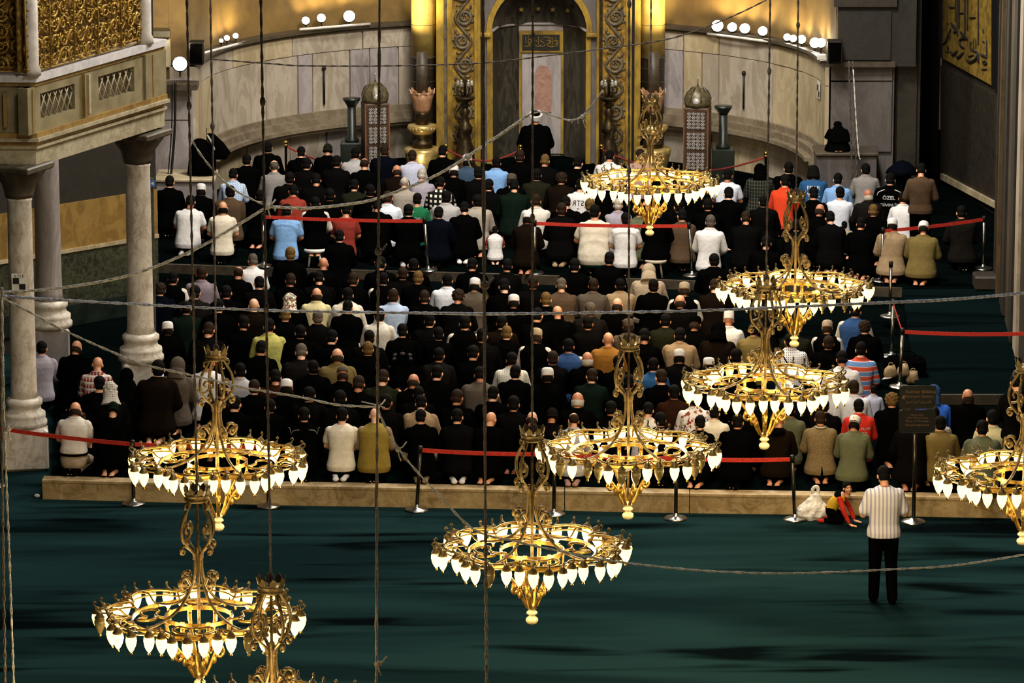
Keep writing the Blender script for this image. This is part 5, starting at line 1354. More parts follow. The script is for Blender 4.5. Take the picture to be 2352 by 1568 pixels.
# px, py of the head; garment kind + colour; head code; extras
PEOPLE = """
567,370,j,black,bs|615,341,j,black,bs|630,384,l,grey,gt|691,352,j,black,bs|705,379,j,charcoal,bs|753,346,j,black,Olivek|774,374,j,charcoal,bs|817,355,l,lightgrey,bs|837,379,j,black,nt|883,348,j,navy,ns|911,394,j,darkbrown,nr
536,403,l,checkblue,bs,strap|529,443,j,brown,bs|390,420,j,black,bs|462,438,j,black,Whitec|598,452,j,black,bs|672,412,j,charcoal,bs|673,440,l,brickred,bs|758,450,j,black,bs|814,428,j,olive,bs|893,456,l,coolwhite,ns|929,422,l,greybeige,wt
438,465,s,white,bs,sockwhite|512,479,s,cream,br|659,486,s,lightblue,bs|727,468,v,black,bs,svwhite stool|791,484,s,darkred,bs,sockgrey|866,474,j,black,bs
580,600,l,white,gs|667,585,j,black,ys|743,608,j,black,xx|460,631,l,mauve,ns|548,629,j,black,nt|401,641,v,black,bs,svwhite|600,652,j,charcoal,bs|452,674,j,darkgrey,bs|368,667,j,navy,nu|516,674,j,black,bs|664,646,j,black,ns|730,641,j,charcoal,bs|812,644,j,black,ns|878,608,j,black,bs|883,642,v,black,bs,svwhite|934,626,j,charcoal,ns|725,679,l,creamyellow,nr|799,679,v,cream,bs,svwhite|909,682,l,paleblue,ns|668,692,j,black,flowerq|583,703,j,darkbrown,xx
655,726,j,black,ys|730,731,j,charcoal,gs|799,708,j,black,bs|385,757,j,black,Whitec|430,710,j,darkgreen,bs|872,726,l,offwhite,bs|924,762,j,black,bs,print|618,751,l,yellowgreen,bs|601,802,j,black,bs|692,810,j,darkgrey,gs|763,777,j,black,bs|774,820,j,olivebrown,nr|786,861,j,black,Greyp|845,802,j,black,ys|848,779,j,charcoal,bs|462,836,s,white,bs,logo|419,836,h,greybrown,greybrownh|355,848,j,darkbrown,bs,phone big|405,889,s,black,bs,small letter|552,853,l,lightgrey,bs|633,869,j,redbrown,bs|585,892,j,black,ns|679,897,j,black,Whitec|769,915,j,charcoal,bs|870,874,j,olive,ns|697,963,l,black,bs,piping|786,956,s,cream,bs,sockwhite2|860,968,v,mustard,xx,svtan|720,846,j,black,bs
96,802,l,greylilac,bs|176,800,j,black,nr|224,838,l,plaidred,xx,tilt|230,882,s,black,bs|298,868,V,black,blackv|252,899,j,charcoal,checkgreyq|170,950,s,offwhite,nr,belt beigetr|255,956,j,black,Darkgreenk
947,361,l,lilacw,ns|1017,350,j,black,bs|1079,371,l,steelblue,Whitec|1135,376,l,lightblue,bs|1042,396,j,black,Whitec|969,404,l,greylilac,ws|1193,361,j,black,ns|1252,371,j,charcoal,ys|1328,376,j,black,bs|1400,361,l,white,bs|1471,358,l,pink,ns|1234,404,j,olive,bs|1170,417,j,black,Greyc|1303,415,j,darkbrown,nu|1012,422,l,plaidbw,bs|1130,427,j,charcoal,bs|1179,429,j,darkgreen,bs|957,460,s,green,bs,istoc|1025,455,l,lightgrey,bs|1094,465,j,greybeige,bs|1325,424,s,white,bs,std|1231,463,l,offwhite,ns|1302,468,j,black,bs|1357,473,j,black,ys|1415,473,l,greylilac,ws|1469,486,l,oliveg,bs
941,486,j,black,bs,sockgrey|1006,491,j,navy,bs|1068,480,j,black,bs,sockwhite2|1137,530,v,white,bs,small svred|1212,503,j,darkbrown,Whitec|1290,483,j,charcoal,ns,socktan|1367,489,s,cream,bs,fat tealtr|1438,505,s,white,bs|1510,488,j,black,bs,stool2
938,618,j,black,bs|960,639,j,black,ys|1025,646,l,coolwhite,bs|1091,657,j,greybrown,Whitec|1158,659,j,black,bs|1229,652,j,charcoal,ns|1295,657,j,brown,gs|1354,657,j,greybrown,ns|1423,657,j,tan,bs|1490,626,h,beige,beigeh|1501,659,j,black,bs|1400,597,j,black,bs|974,685,j,black,ns|1048,683,j,charcoal,nu|1181,695,j,black,Whitec|1253,690,j,black,ys|1418,702,j,black,nr|1334,713,j,darkgrey,gs|1297,721,j,black,xx
1153,745,j,darkbrown,bs|1151,769,j,black,ys,svstripe|1232,774,v,black,Beigec,svwhite|1397,782,j,mustardbrown,xx|1443,751,h,greybrown,Greyf|1068,744,v,black,bs,svwhite|1007,769,j,black,bs|987,739,j,charcoal,bs|1010,818,j,darkgrey,bs|1086,813,j,black,bs|1306,797,v,navyblue,bs,svwhite|1270,825,j,charcoal,ns|1357,828,j,black,wr|1176,828,l,finestripe,bs|1183,858,j,black,bs|1257,864,j,black,Whitec|1359,866,k,darkgreen,ns|948,876,j,black,nr|1104,862,j,greybrown,bs|1133,907,j,black,bs|961,910,j,charcoal,bs|1050,915,j,black,ns|1334,922,j,black,wr|950,925,j,tan,bs|966,966,j,black,bs,socktan|1050,968,j,charcoal,bs,sockwhite2|1127,986,j,black,xx|1265,958,j,charcoal,Darkgreyk|1318,980,l,lightgrey,nt,pinksock|1225,976,j,black,nr
1672,404,s,coolwhite,bs|1748,394,k,plaiddark,blackh|1815,389,j,black,bs|1803,419,l,orangered,bs|1862,396,s,blue,bl,fear|1925,414,l,lightblue,bs|1988,391,l,grey,bs|1673,447,j,black,bs|1754,465,j,charcoal,bs|1868,447,j,black,bs|1933,445,s,coolwhite,bs|1990,450,j,darkgrey,wr|1886,486,l,black,nr|1904,501,j,charcoal,bs|1939,518,s,beige,bs,small|1978,516,j,black,bs|2006,486,j,black,ys
1632,511,l,white,gs|1713,503,j,charcoal,ns|1565,496,j,brown,bs|1626,473,j,black,bs|1560,478,j,black,bs|1572,667,v,black,Beigec,svwhite|1641,659,j,darkbrown,ns|1562,695,j,charcoal,nr
1674,736,l,white,Whitez|1529,739,j,olive,bs|1598,746,j,black,Blackc|1649,762,k,darkbrown,blackh|1562,772,j,tan,bs|1566,823,j,charcoal,Whitec|1623,838,j,black,Whitec|1815,785,l,checkwhite,bs,strap|1828,757,l,olive,bs|1731,759,j,olivebrown,bs|1900,754,v,black,Beigec,svwhite|1986,754,j,black,nu|1965,717,v,navyblue,bs,svwhite|1903,790,j,black,ns|1978,805,l,bandstripe,bs|1942,828,l,white,bs|1498,841,l,blue,bs|1518,869,j,black,ns|1960,892,l,coolwhite,ns|1998,896,l,lilacw,bs,small|1974,935,l,red,bs,redtext|1965,980,j,oliveg,Whitec,line|1884,963,j,tweed,ns,vent|1891,934,j,charcoal,bs|1695,971,j,black,bs|1789,968,j,darkbrown,xx,collar|1608,979,j,black,bs|1641,950,l,cream,bs|1516,966,j,charcoal,bs|1486,944,l,offwhite,bs|1588,916,l,printwhite,bs|1557,907,j,redbrown,bs|1815,942,l,oliveg,bs|1722,930,j,black,bs|1830,910,j,charcoal,bs
2045,414,j,black,bs,guard|2074,457,l,white,bs|2052,519,j,tan,Whitec|2119,526,j,olivebrown,Whitec|2208,490,j,darkgrey,bs
2213,912,j,black,nr|2154,907,k,royal,darkblueh|2256,986,j,oliveg,bs|2165,997,l,olivebrown,bs,front|2142,956,l,checkgrey,bs|2280,962,l,creamyellow,bs|2042,922,j,black,yu|2105,975,j,charcoal,bs
540,930,j,black,bs|510,900,j,charcoal,bs|620,935,j,black,bs|840,880,j,black,ns|905,925,j,charcoal,bs|1415,835,j,black,bs|1445,880,j,charcoal,bs|1240,725,j,black,bs|1120,770,j,charcoal,bs|560,745,j,black,bs|500,705,j,black,bs|690,765,j,black,bs|1350,745,j,charcoal,bs|1480,775,j,black,bs|1690,820,j,black,bs|1760,700,j,charcoal,bs|700,905,j,charcoal,bs|1000,860,j,black,bs|1180,930,j,charcoal,bs|1400,940,j,black,bs|480,760,j,charcoal,ns|1085,610,j,black,bs|1165,612,j,charcoal,bs|1320,612,j,black,bs|1640,600,j,black,bs|1760,560,j,black,bs|1830,520,j,charcoal,bs|780,545,j,black,bs|1390,420,j,black,bs|1560,420,j,charcoal,bs|1600,440,j,black,bs|1100,400,j,charcoal,bs|850,440,j,black,bs|720,415,j,charcoal,bs
"""
def headdesc(hd):
    c, k = hd[:-1], hd[-1]
    if hd == 'xx': return 'bald head'
    if k == 's': return HWORD[c] + ' hair'
    if k == 'u': return 'curly ' + HWORD[c] + ' hair'
    if k == 't': return 'thin ' + HWORD[c] + ' hair'
    if k == 'r': return 'bald crown'
    if k == 'l': return 'long black hair'
    cc = {'Darkgreen': 'dark green', 'Darkgrey': 'dark grey', 'greybrown': 'grey-brown', 'darkblue': 'dark blue', 'checkgrey': 'grey checked'}.get(c, PWORD.get(c, c.lower()))
    return cc + ' ' + {'c': 'skullcap', 'z': 'tall cap', 'k': 'knit cap', 'p': 'peaked cap', 'f': 'flat cap', 'h': 'hood', 'q': 'headscarf', 'v': 'veil'}[k]
def gardesc(g, c, ex):
    col = PWORD.get(c) or WORD.get(c, c)
    n = {'s': 'T-shirt', 'l': 'shirt', 'j': 'jacket', 'v': 'vest', 'k': 'hooded jacket', 'h': 'jacket', 'V': 'robe'}[g]
    return col + ' ' + n
rpx = random.Random(21)
rows = []
for line in PEOPLE.strip().split('\n'):
    for it in line.split('|'):
        f = it.split(',')
        rows.append([float(f[0]), float(f[1]), f[2], f[3], f[4], f[5].split() if len(f) > 5 else []])
def inst(name, me, parent, m, M=None):
    o = bpy.data.objects.new(name, me); COL.objects.link(o)
    if parent is not None: o.parent = parent
    if M is not None: o.matrix_basis = M
    if m is not None:
        o.material_slots[0].link = 'OBJECT'; o.material_slots[0].material = m
    return o
for P in POSES:
    for me in (P.body, P.short, P.long, P.jacket, P.vest, P.trousers, P.socks): me.materials.clear(); me.materials.append(BLACK)
for me in HAIR.values(): me.materials.clear(); me.materials.append(BLACK)
# sleeves for people in vests: the long sleeves show beside the vest
def dress(body, P, g, c, hd, ex, name='person'):
    dark = 'black'
    pose = P
    if 'belt' in ex and P.tucked: P.tucked.materials.clear(); P.tucked.materials.append(BLACK); inst('shirt', P.tucked, body, cloth(c))
    elif g in 'sl': inst('t_shirt' if g == 's' else 'shirt', P.short if g == 's' else P.long, body, cloth(c))
    elif g == 'v':
        sv = [e[2:] for e in ex if e.startswith('sv')]
        sc = {'white': 'offwhite', 'tan': 'tan', 'red': 'brickred'}.get(sv[0] if sv else 'white', 'offwhite')
        inst('shirt', P.short if 'small' in ex else P.long, body, cloth(sc)); inst('vest', P.vest, body, cloth(c))
    else: inst('jacket', P.jacket, body, cloth(c))
    tr = 'beige' if 'beigetr' in ex else ('teal' if 'tealtr' in ex else rpx.choice(['black', 'black', 'charcoal', 'navy']))
    inst('trousers', P.trousers, body, cloth(tr))
    sk = [e for e in ex if 'sock' in e]
    if sk:
        k = sk[0]
        inst('socks', P.socks, body, cloth({'sockwhite': 'lightgrey', 'sockwhite2': 'white', 'sockgrey': 'lightgrey', 'socktan': 'tan', 'pinksock': 'pink'}[k]))
    elif rpx.random() < .55: inst('socks', P.socks, body, cloth('black'))
    H = P.head
    if hd == 'xx': return
    c1, k = hd[:-1], hd[-1]
    if k in 'sutrl': inst('hair', HAIR[k], body, HAIRM[c1], H)
    elif k in 'czkpf':
        col = {'White': 'white', 'Grey': 'greybrown', 'Beige': 'beige', 'Black': 'black', 'Olive': 'olive', 'Darkgreen': 'darkgreen', 'Darkgrey': 'darkgrey'}[c1]
        inst({'c': 'skullcap', 'z': 'tall_cap', 'k': 'knit_cap', 'p': 'peaked_cap', 'f': 'flat_cap'}[k], HAIR[k], body, cloth(col), H)
        if k in 'cpf': inst('hair', HAIR['r'], body, HAIRM['n' if c1 != 'White' else 'b'], H)
        if 'line' in ex:
            inst('cap_band', HAIR['B'], body, cloth('black'), H)
            MB().tube([(0, -.018 + .104 * math.sin(R(a)), .045 + .086 * math.cos(R(a))) for a in range(-85, 0, 10)], .006, 5).build('cap_line', cloth('black'), body).matrix_basis = H
    elif k in 'hqv':
        col = {'blackh': 'black', 'greybrownh': 'greybrown', 'beigeh': 'beige', 'darkblueh': 'navyblue', 'flowerq': 'flower', 'checkgreyq': 'checkgrey', 'blackv': 'black'}[hd]
        inst({'h': 'hood', 'q': 'head_scarf', 'v': 'veil'}[k], HAIR[k], body, cloth(col), H)
def bvh_of(me):
    return BVHTree.FromPolygons([v.co.copy() for v in me.vertices], [tuple(p.vertices) for p in me.polygons])
def project_print(me, bv, cz, cx=0.0, mirror=False, tilt=0.0):
    """lay flat lettering (xy plane) on the back of a garment seen from -y."""
    ca, sa = math.cos(tilt), math.sin(tilt)
    for v in me.vertices:
        x, z = v.co.x * (-1 if mirror else 1), v.co.y
        x, z = x * ca - z * sa + cx, x * sa + z * ca + cz
        h = bv.ray_cast(Vector((x, -1.0, z)), Vector((0, 1, 0)))
        y = h[0].y if h[0] is not None else -.1
        v.co = Vector((x, y - .004 - abs(v.co.z), z))
def print_on(body, meshsrc, txt, size, cz, m, mirror=False, cx=0.0, bold=True, tilt=0.0):
    me = text_mesh(txt, size, .001, bold=bold)
    bm = bmesh.new(); bm.from_mesh(me); bmesh.ops.triangulate(bm, faces=bm.faces); bmesh.ops.subdivide_edges(bm, edges=[e for e in bm.edges if e.calc_length() > .04], cuts=1); bm.to_mesh(me); bm.free()
    project_print(me, bvh_of(meshsrc), cz, cx, mirror, tilt); me.materials.clear(); me.materials.append(m)
    return link('back_print', me, body)
PEEPS = []
for idx, (hx, hy, g, c, hd, ex) in enumerate(rows):
    zf = Z2 if (hy < 575 or (hx > 2090 and hy < 600)) else Z1
    if hx < 130 and hy > 700: zf = 0.0
    small = 'small' in ex
    sc = .62 if small else rpx.uniform(.97, 1.05)
    if 'big' in ex: sc = 1.16
    if (hy > 930 and hx < 2020 and not small): sc = rpx.uniform(.93, .97)
    if 'fat' in ex: P = POSES[4]; sc = 1.10
    elif ex and any(e in ('fear', 'istoc', 'std', 'redtext', 'guard', 'logo') for e in ex): P = POSES[0]
    elif 'belt' in ex: P = POSES[0]
    elif 'tilt' in ex: P = POSES[5]
    else: P = POSES[rpx.choice([0, 0, 1, 2, 3, 5, 0, 2] if g != 'v' else [0, 2, 3])]
    if 'stool' in ex or 'stool2' in ex: zf += .16
    rz = R(-5) + R(rpx.uniform(-7, 7))
    if hd == 'blackv': rz = R(-5)
    q = onz(hx, hy, zf + P.hoff.z * sc + .005)
    off = Matrix.Rotation(rz, 3, 'Z') @ (P.hoff * sc)
    loc = Vector((q.x - off.x, q.y - off.y, zf + .005))
    b = inst('person', P.body, None, SKINS[rpx.choice([0, 0, 1, 1, 2, 3])])
    b.location = loc; b.rotation_euler = (0, 0, rz); b.scale = (sc * rpx.uniform(.97, 1.04), sc, sc)
    dress(b, P, g, c, hd, ex)
    b['category'] = 'person'; b['group'] = 'kneeling worshippers'
    PEEPS.append(dict(o=b, x=loc.x, y=loc.y, px=hx, py=hy, g=g, c=c, hd=hd, ex=ex, P=P))
# keep neighbours from sitting inside one another: small nudges, hidden fillers dropped
NF = len(PEEPS) - 33
for it in range(14):
    for i in range(len(PEEPS)):
        a = PEEPS[i]
        for j in range(i + 1, len(PEEPS)):
            b_ = PEEPS[j]
            dx, dy = b_['x'] - a['x'], b_['y'] - a['y']
            if abs(dx) > .52 or abs(dy) > .66: continue
            e = math.hypot(dx / .52, dy / .66)
            if e >= 1: continue
            k = (1 - e) * .045; L_ = max(math.hypot(dx, dy), 1e-3)
            for d_, s_ in ((a, -1), (b_, 1)):
                d_['x'] += s_ * k * dx / L_; d_['y'] += s_ * k * dy / L_
keep = []
for i, d in enumerate(PEEPS):
    if i >= NF and any(math.hypot((d['x'] - k['x']) / .40, (d['y'] - k['y']) / .50) < 1 for k in keep):
        for ch in list(d['o'].children): bpy.data.objects.remove(ch)
        bpy.data.objects.remove(d['o']); continue
    if d['py'] > 880 and d['px'] < 2200: d['y'] = max(d['y'], step_at(max(98, d['px'])).y + .58 * d['o'].scale.z)
    d['o'].location.x, d['o'].location.y = d['x'], d['y']; keep.append(d)
PEEPS = keep
# prints, straps and other small marks
PW = mat('print_white', 'd6d6d4', 'c4c4c2', .8); PK = mat('print_black', '151415', '0e0d0e', .8); PY = mat('print_yellow', 'c8c43a', 'b0a82c', .8)
for d in PEEPS:
    b, P, ex = d['o'], d['P'], d['ex']
    if 'fear' in ex: print_on(b, P.short, 'FEAR', .105, .615, PW); print_on(b, P.short, 'WILL', .10, .50, PW); print_on(b, P.short, 'LOSE', .085, .395, PW)
    if 'istoc' in ex: print_on(b, P.short, 'istoc', .085, .585, PW, cx=.03)
    if 'std' in ex: print_on(b, P.short, 'STR', .13, .575, PK, True, bold=False); print_on(b, P.short, '+', .06, .50, PK); print_on(b, P.short, 'OND', .13, .36, PK, True, bold=False)
    if 'redtext' in ex: print_on(b, P.long, 'FUTBOL KLUBU', .050, .60, PW); print_on(b, P.long, 'SPOR', .05, .535, PW, cx=.06)
    if 'guard' in ex:
        print_on(b, P.jacket, 'ÖZEL', .085, .60, PW, cx=-.01); print_on(b, P.jacket, 'GÜVENLİK', .062, .49, PW)
        bv = bvh_of(P.jacket)
        for s in (-1, 1):
            pts = []
            for k in range(9):
                x = s * (.08 + .016 * k); z = .79 - .012 * k
                h = bv.ray_cast(Vector((x, -.02, 1.2)), Vector((0, .02, -1)).normalized()); p = h[0] if h[0] is not None else Vector((x, -.02, z)); pts.append(p + Vector((0, -.004, .004)))
            MB().tube(pts, .008, 5).build('shoulder_piping', PW, b)
    if 'piping' in ex:
        bv = bvh_of(P.long)
        for s in (-1, 1):
            pts = [(lambda h, x: (h[0] if h[0] is not None else Vector((x, 0, .75))) + Vector((0, -.003, .003)))(bv.ray_cast(Vector((s * (.07 + .02 * k), -.03 + .004 * k, 1.2)), Vector((0, 0, -1))), s * (.07 + .02 * k)) for k in range(9)]
            MB().tube(pts, .005, 5).build('shoulder_piping', mat('piping_grey', '9a9488', '7d776c', .8), b)
    if 'logo' in ex:
        bv = bvh_of(P.short)
        for x, z in ((-.10, .56), (-.06, .57), (.03, .55)):
            h = bv.ray_cast(Vector((x, -1, z)), Vector((0, 1, 0)));  MB().ell((h[0] if h[0] is not None else Vector((x, -.1, z))), (.028, .006, .022), 8, 5).build('back_print', PY, b)
    if 'letter' in ex: print_on(b, P.short, 'TEAM', .06, .33, PW)
    if 'strap' in ex:
        bv = bvh_of(P.long); pts = []
        for k in range(15):
            t = k / 14; x, z = -.13 + .30 * t, .76 - .46 * t
            h = bv.ray_cast(Vector((x, -1, z)), Vector((0, 1, 0)))
            if h[0] is not None: pts.append(h[0] + Vector((0, -.006, 0)))
        MB().tube(pts, .016, 5, flat=.5).build('bag_strap', cloth('black'), b)
    if 'belt' in ex:
        MB().tube([(.197 * math.cos(R(a)), -.035 + .160 * math.sin(R(a)), .285) for a in range(0, 360, 12)], .017, 6, True, flat=.6).build('belt', cloth('black'), b)
    if 'collar' in ex:
        MB().ell((0, .0, .77), (.125, .09, .05), 16, 7).build('black_collar', cloth('black'), b)
    if 'vent' in ex:
        bv = bvh_of(P.jacket); pts = []
        for k in range(6):
            z = .14 + .025 * k; h = bv.ray_cast(Vector((.01, -1, z)), Vector((0, 1, 0)))
            if h[0] is not None: pts.append(h[0] + Vector((0, -.002, 0)))
        if len(pts) > 1: MB().tube(pts, [.022 - .003 * k for k in range(len(pts))], 6).build('jacket_vent', cloth('black'), b)
        MB().tube([(.07 * math.cos(R(a)), .055 + .06 * math.sin(R(a)), .80) for a in range(0, 360, 24)], .010, 6, True).build('shirt_collar', cloth('offwhite'), b)
    if 'print' in ex:
        bv = bvh_of(P.jacket)
        for (x, z) in ((-.11, .58), (.11, .58), (0, .60), (-.12, .52), (.12, .52)):
            h = bv.ray_cast(Vector((x, -1, z)), Vector((0, 1, 0)))
            if h[0] is not None: MB().ell(h[0], (.045, .006, .03), 7, 4).build('back_print', mat('faded_print', '5e5458', '2c2426', .8, 0, 40), b)
    if 'svstripe' in ex: inst('shirt_sleeve', P.sleeves, b, None) if P.sleeves else None

# labels: garment and head first; else by the most distinctive neighbours
def base_desc(d): return 'person with ' + headdesc(d['hd']) + ' in ' + gardesc(d['g'], d['c'], d['ex'])
from collections import Counter
cnt = Counter(base_desc(d) for d in PEEPS); gc = Counter(gardesc(d['g'], d['c'], d['ex']) for d in PEEPS); hc = Counter(headdesc(d['hd']) for d in PEEPS)
SPECIAL = {'fear': ', FEAR printed on the back', 'std': ', mirrored lettering on the back', 'guard': ', guard lettering on the back', 'redtext': ', white arc lettering on the back', 'istoc': ', small white lettering on the back', 'stool': ', sitting on a white stool', 'stool2': ', sitting on a cream-topped stool', 'logo': ', yellow marks on the back', 'piping': ', pale piping along the shoulders', 'vent': ', slit up the back hem', 'belt': ', black belt over beige trousers', 'phone': ', holding a lit phone', 'line': ', black line on the cap', 'tealtr': ', teal trousers showing', 'strap': ', dark strap across the back'}
used = set(); anchors = []
for d in PEEPS:
    g = gardesc(d['g'], d['c'], d['ex']); d['gd'] = g
    sp_ = next((SPECIAL[e] for e in d['ex'] if e in SPECIAL), '')
    if cnt[base_desc(d)] == 1 or sp_:
        lab = base_desc(d) + sp_ + ('' if sp_ else ', kneeling')
        if 'small' in d['ex']: lab = lab.replace('person', 'child')
        if lab in used: continue
        d['o']['label'] = lab; used.add(lab)
        if gc[g] == 1: d['short'] = 'the ' + g
        elif hc[headdesc(d['hd'])] == 1: d['short'] = 'the ' + headdesc(d['hd'])
        elif cnt[base_desc(d)] == 1: d['short'] = 'the ' + headdesc(d['hd']) + ' and ' + g
        if d.get('short'): anchors.append(d)
for d in PEEPS:
    if d['o'].get('label'): continue
    near = sorted(anchors, key=lambda a: math.hypot((a['px'] - d['px']), (a['py'] - d['py']) * 1.6))[:14]
    done = False
    me_ = ('child' if 'small' in d['ex'] else 'person') + ' in ' + d['gd'] + ', ' + headdesc(d['hd'])
    for a in near:
        dx, dy = d['px'] - a['px'], d['py'] - a['py']
        if abs(dx) < 42 and abs(dy) < 130: rel = 'ahead of' if dy < 0 else 'behind'
        elif abs(dy) < 45 and abs(dx) < 170: rel = 'right of' if dx > 0 else 'left of'
        else: continue
        lab = me_ + ', just ' + rel + ' ' + a['short']
        if len(lab.split()) <= 16 and lab not in used:
            d['o']['label'] = lab; used.add(lab); done = True; break
    if not done:
        for i in range(len(near)):
            for j in range(i + 1, len(near)):
                lab = me_ + ', near ' + near[i]['short'] + ' and ' + near[j]['short'].replace('the ', '')
                if len(lab.split()) <= 16 and lab not in used and not done:
                    d['o']['label'] = lab; used.add(lab); done = True
        if not done: d['o']['label'] = me_ + ', kneeling among the dark jackets'
# ------------------------------------------------------------------ single figures
# the prayer leader, kneeling inside the niche in a black robe and turban
P = POSES[2]
q = onz(1230, 272, Z2 + .04 + P.hoff.z * 1.12)
zl = Z2 + .04
MB().box((mx(1236), MY - .45, Z2 + .02), (2.2, 1.6, .045), bev=.02).build('prayer_rug', CARPET2, label='dark prayer mat under the turbaned leader before the niche', category='mat')
b = inst('person', P.body, None, SKINS[1]); b.scale = (1.12,) * 3
b.location = (q.x - P.hoff.x * 1.12, q.y - P.hoff.y * 1.12, zl)
m = MB(); m.loft([(0, -.02, .01, .33, .36), (0, -.03, .12, .31, .32), (0, -.03, .28, .26, .22), (0, -.01, .45, .25, .18), (0, .01, .60, .25, .165), (0, .02, .70, .235, .14), (0, .03, .76, .16, .10), (0, .04, .80, .09, .075)], 24)
for i in (0, 1): cap(m, P.sh[i], P.el[i], .085, .09); cap(m, P.el[i], P.wr[i], .09, .07)
rb = remesh(m, .012, 3, .6, 'robe'); rb.materials.clear(); rb.materials.append(BLACK)
inst('robe', rb, b, cloth('black'))
tb = P.head @ Matrix.Translation((0, -.012, .03)) @ Matrix.Rotation(R(42), 4, 'X') @ Matrix.Translation((0, .012, -.03))
inst('turban', HAIR['T'], b, cloth('white'), tb); inst('turban_crown', HAIR['U'], b, cloth('black'), tb)
b['category'] = 'person'; b['label'] = 'prayer leader in black robe and white turban kneeling in the golden niche'

def standing(armf=1, pitch=R(38)):
    P = Pose(); mb = MB()
    P.rings = lambda infl, lo, hi, fl=0: [(0, cy, z, rx + infl + fl * max(0, 1.05 - z), ry + infl + fl * max(0, 1.05 - z)) for cy, z, rx, ry in ((-.01, .86, .165, .115), (-.01, .93, .172, .125), (-.005, 1.03, .155, .11), (0, 1.15, .165, .115), (.0, 1.27, .185, .12), (.0, 1.36, .195, .11), (.0, 1.42, .185, .095), (.0, 1.46, .12, .075), (.005, 1.49, .065, .058)) if lo <= z <= hi]
    mb.loft(P.rings(0, .8, 2), 22)
    P.head = headmat(Vector((0, .045 + .06 * math.sin(pitch), 1.60)), pitch)
    head_into(mb, P.head)
    mb.tube([(0, .0, 1.44), (0, .01, 1.50), P.head @ Vector((0, -.018, -.09))], [.062, .055, .052], 12)
    P.sh = [Vector((s * .175, 0, 1.40)) for s in (-1, 1)]; P.el = [Vector((s * .262, .02, 1.13)) for s in (-1, 1)]
    P.wr = [Vector((s * .12, .235, 1.10)) if armf else Vector((s * .27, .05, .88)) for s in (-1, 1)]
    P.hip = [Vector((s * .09, 0, .88)) for s in (-1, 1)]; P.kn = [Vector((s * .105, .02 + s * .02, .48)) for s in (-1, 1)]; P.an = [Vector((s * .11, -.02 - s * .05, .08)) for s in (-1, 1)]
    for i, s in ((0, -1), (1, 1)):
        mb.ell(P.sh[i], (.064, .062, .062), 12, 8)
        cap(mb, P.sh[i], P.el[i], .055, .042); cap(mb, P.el[i], P.wr[i], .042, .028); hand(mb, P.wr[i], (-s * .6, .7, .1) if armf else (0, .1, -1), s, .6)
        cap(mb, P.hip[i], P.kn[i], .088, .058); cap(mb, P.kn[i], P.an[i], .058, .038)
        mb.ell(P.an[i] + Vector((0, .06, -.045)), (.042, .115, .035), 12, 7)
    P.body = remesh(mb, .0085, 1, .55, 'person_body'); paint_face(P.body, P.head); P.body.materials.clear(); P.body.materials.append(BLACK)
    def shirt(infl, lo, sl):
        m = MB(); m.loft(P.rings(infl, lo, 1.5, .10), 24)
        for i in (0, 1):
            m.ell(P.sh[i], (.078, .074, .070), 12, 8)
            if sl == 's': e = P.sh[i].lerp(P.el[i], .78); cap(m, P.sh[i], e, .072, .078)
            else: cap(m, P.sh[i], P.el[i], .076, .066); cap(m, P.el[i], P.wr[i], .066, .046)
        m.tube([(.07 * math.cos(R(a)), .004 + .064 * math.sin(R(a)), 1.485) for a in range(0, 360, 24)], .020, 8, True)
        return remesh(m, .011, 3, .6, 'shirt')
    P.short, P.long = shirt(.028, .86, 's'), shirt(.034, .86, 'l')
    m = MB(); m.loft([(0, -.008, .80, .17, .125), (0, -.01, .90, .182, .135), (0, -.005, 1.0, .168, .122)], 20)
    for i in (0, 1): cap(m, P.hip[i], P.kn[i], .105, .078); cap(m, P.kn[i], P.an[i], .078, .068)
    P.trousers = remesh(m, .012, 2, .6, 'trousers')
    m = MB()
    for i in (0, 1): m.ell(P.an[i] + Vector((0, .055, -.040)), (.050, .135, .042), 12, 7); m.ell(P.an[i] + Vector((0, 0, -.01)), (.05, .055, .05), 10, 6)
    P.shoes = remesh(m, .009, 1, .6, 'shoes')
    for me in (P.short, P.long, P.trousers, P.shoes): me.materials.clear(); me.materials.append(BLACK)
    return P
ST = standing(1)
def stand_at(px, py, zf, sc, rz, top, tc, hair, label, long=False, foot=None):
    q = onz(px, py, zf + ST.head.translation.z * sc) if foot is None else None
    b = inst('person', ST.body, None, SKINS[0])
    off = Matrix.Rotation(rz, 3, 'Z') @ (ST.head.translation * sc)
    b.location = (q.x - off.x, q.y - off.y, zf + .002); b.rotation_euler = (0, 0, rz); b.scale = (sc,) * 3
    inst('shirt', ST.long if long else ST.short, b, cloth(top)); inst('trousers', ST.trousers, b, cloth(tc)); inst('shoes', ST.shoes, b, cloth('black'))
    inst('hair', HAIR['s'], b, HAIRM[hair], ST.head)
    b['category'] = 'person'; b['label'] = label
    return b
b = stand_at(2030, 1094, 0.0, 1.04, R(4), 'vertstripe', 'black', 'b', 'man standing on the teal carpet in a white and lilac striped shirt')
ph = empty('mobile_phone', b.matrix_basis @ Vector((0, .33, 1.13)), label='dark phone held low by the man in the striped shirt', category='phone')
MB().box((0, 0, 0), (.07, .012, .14), M=Matrix.Rotation(R(50), 3, 'X'), bev=.003).build('case', BLACKM, ph)
stand_at(2116, 392, Z2, .98, R(-6), 'brown', 'black', 'b', 'person standing by the dim right wall in a brown coat', True)
stand_at(2334, 880, Z1, 1.02, R(10), 'charcoal', 'black', 'b', 'person standing at the right edge in a dark jacket, behind a chandelier', True)

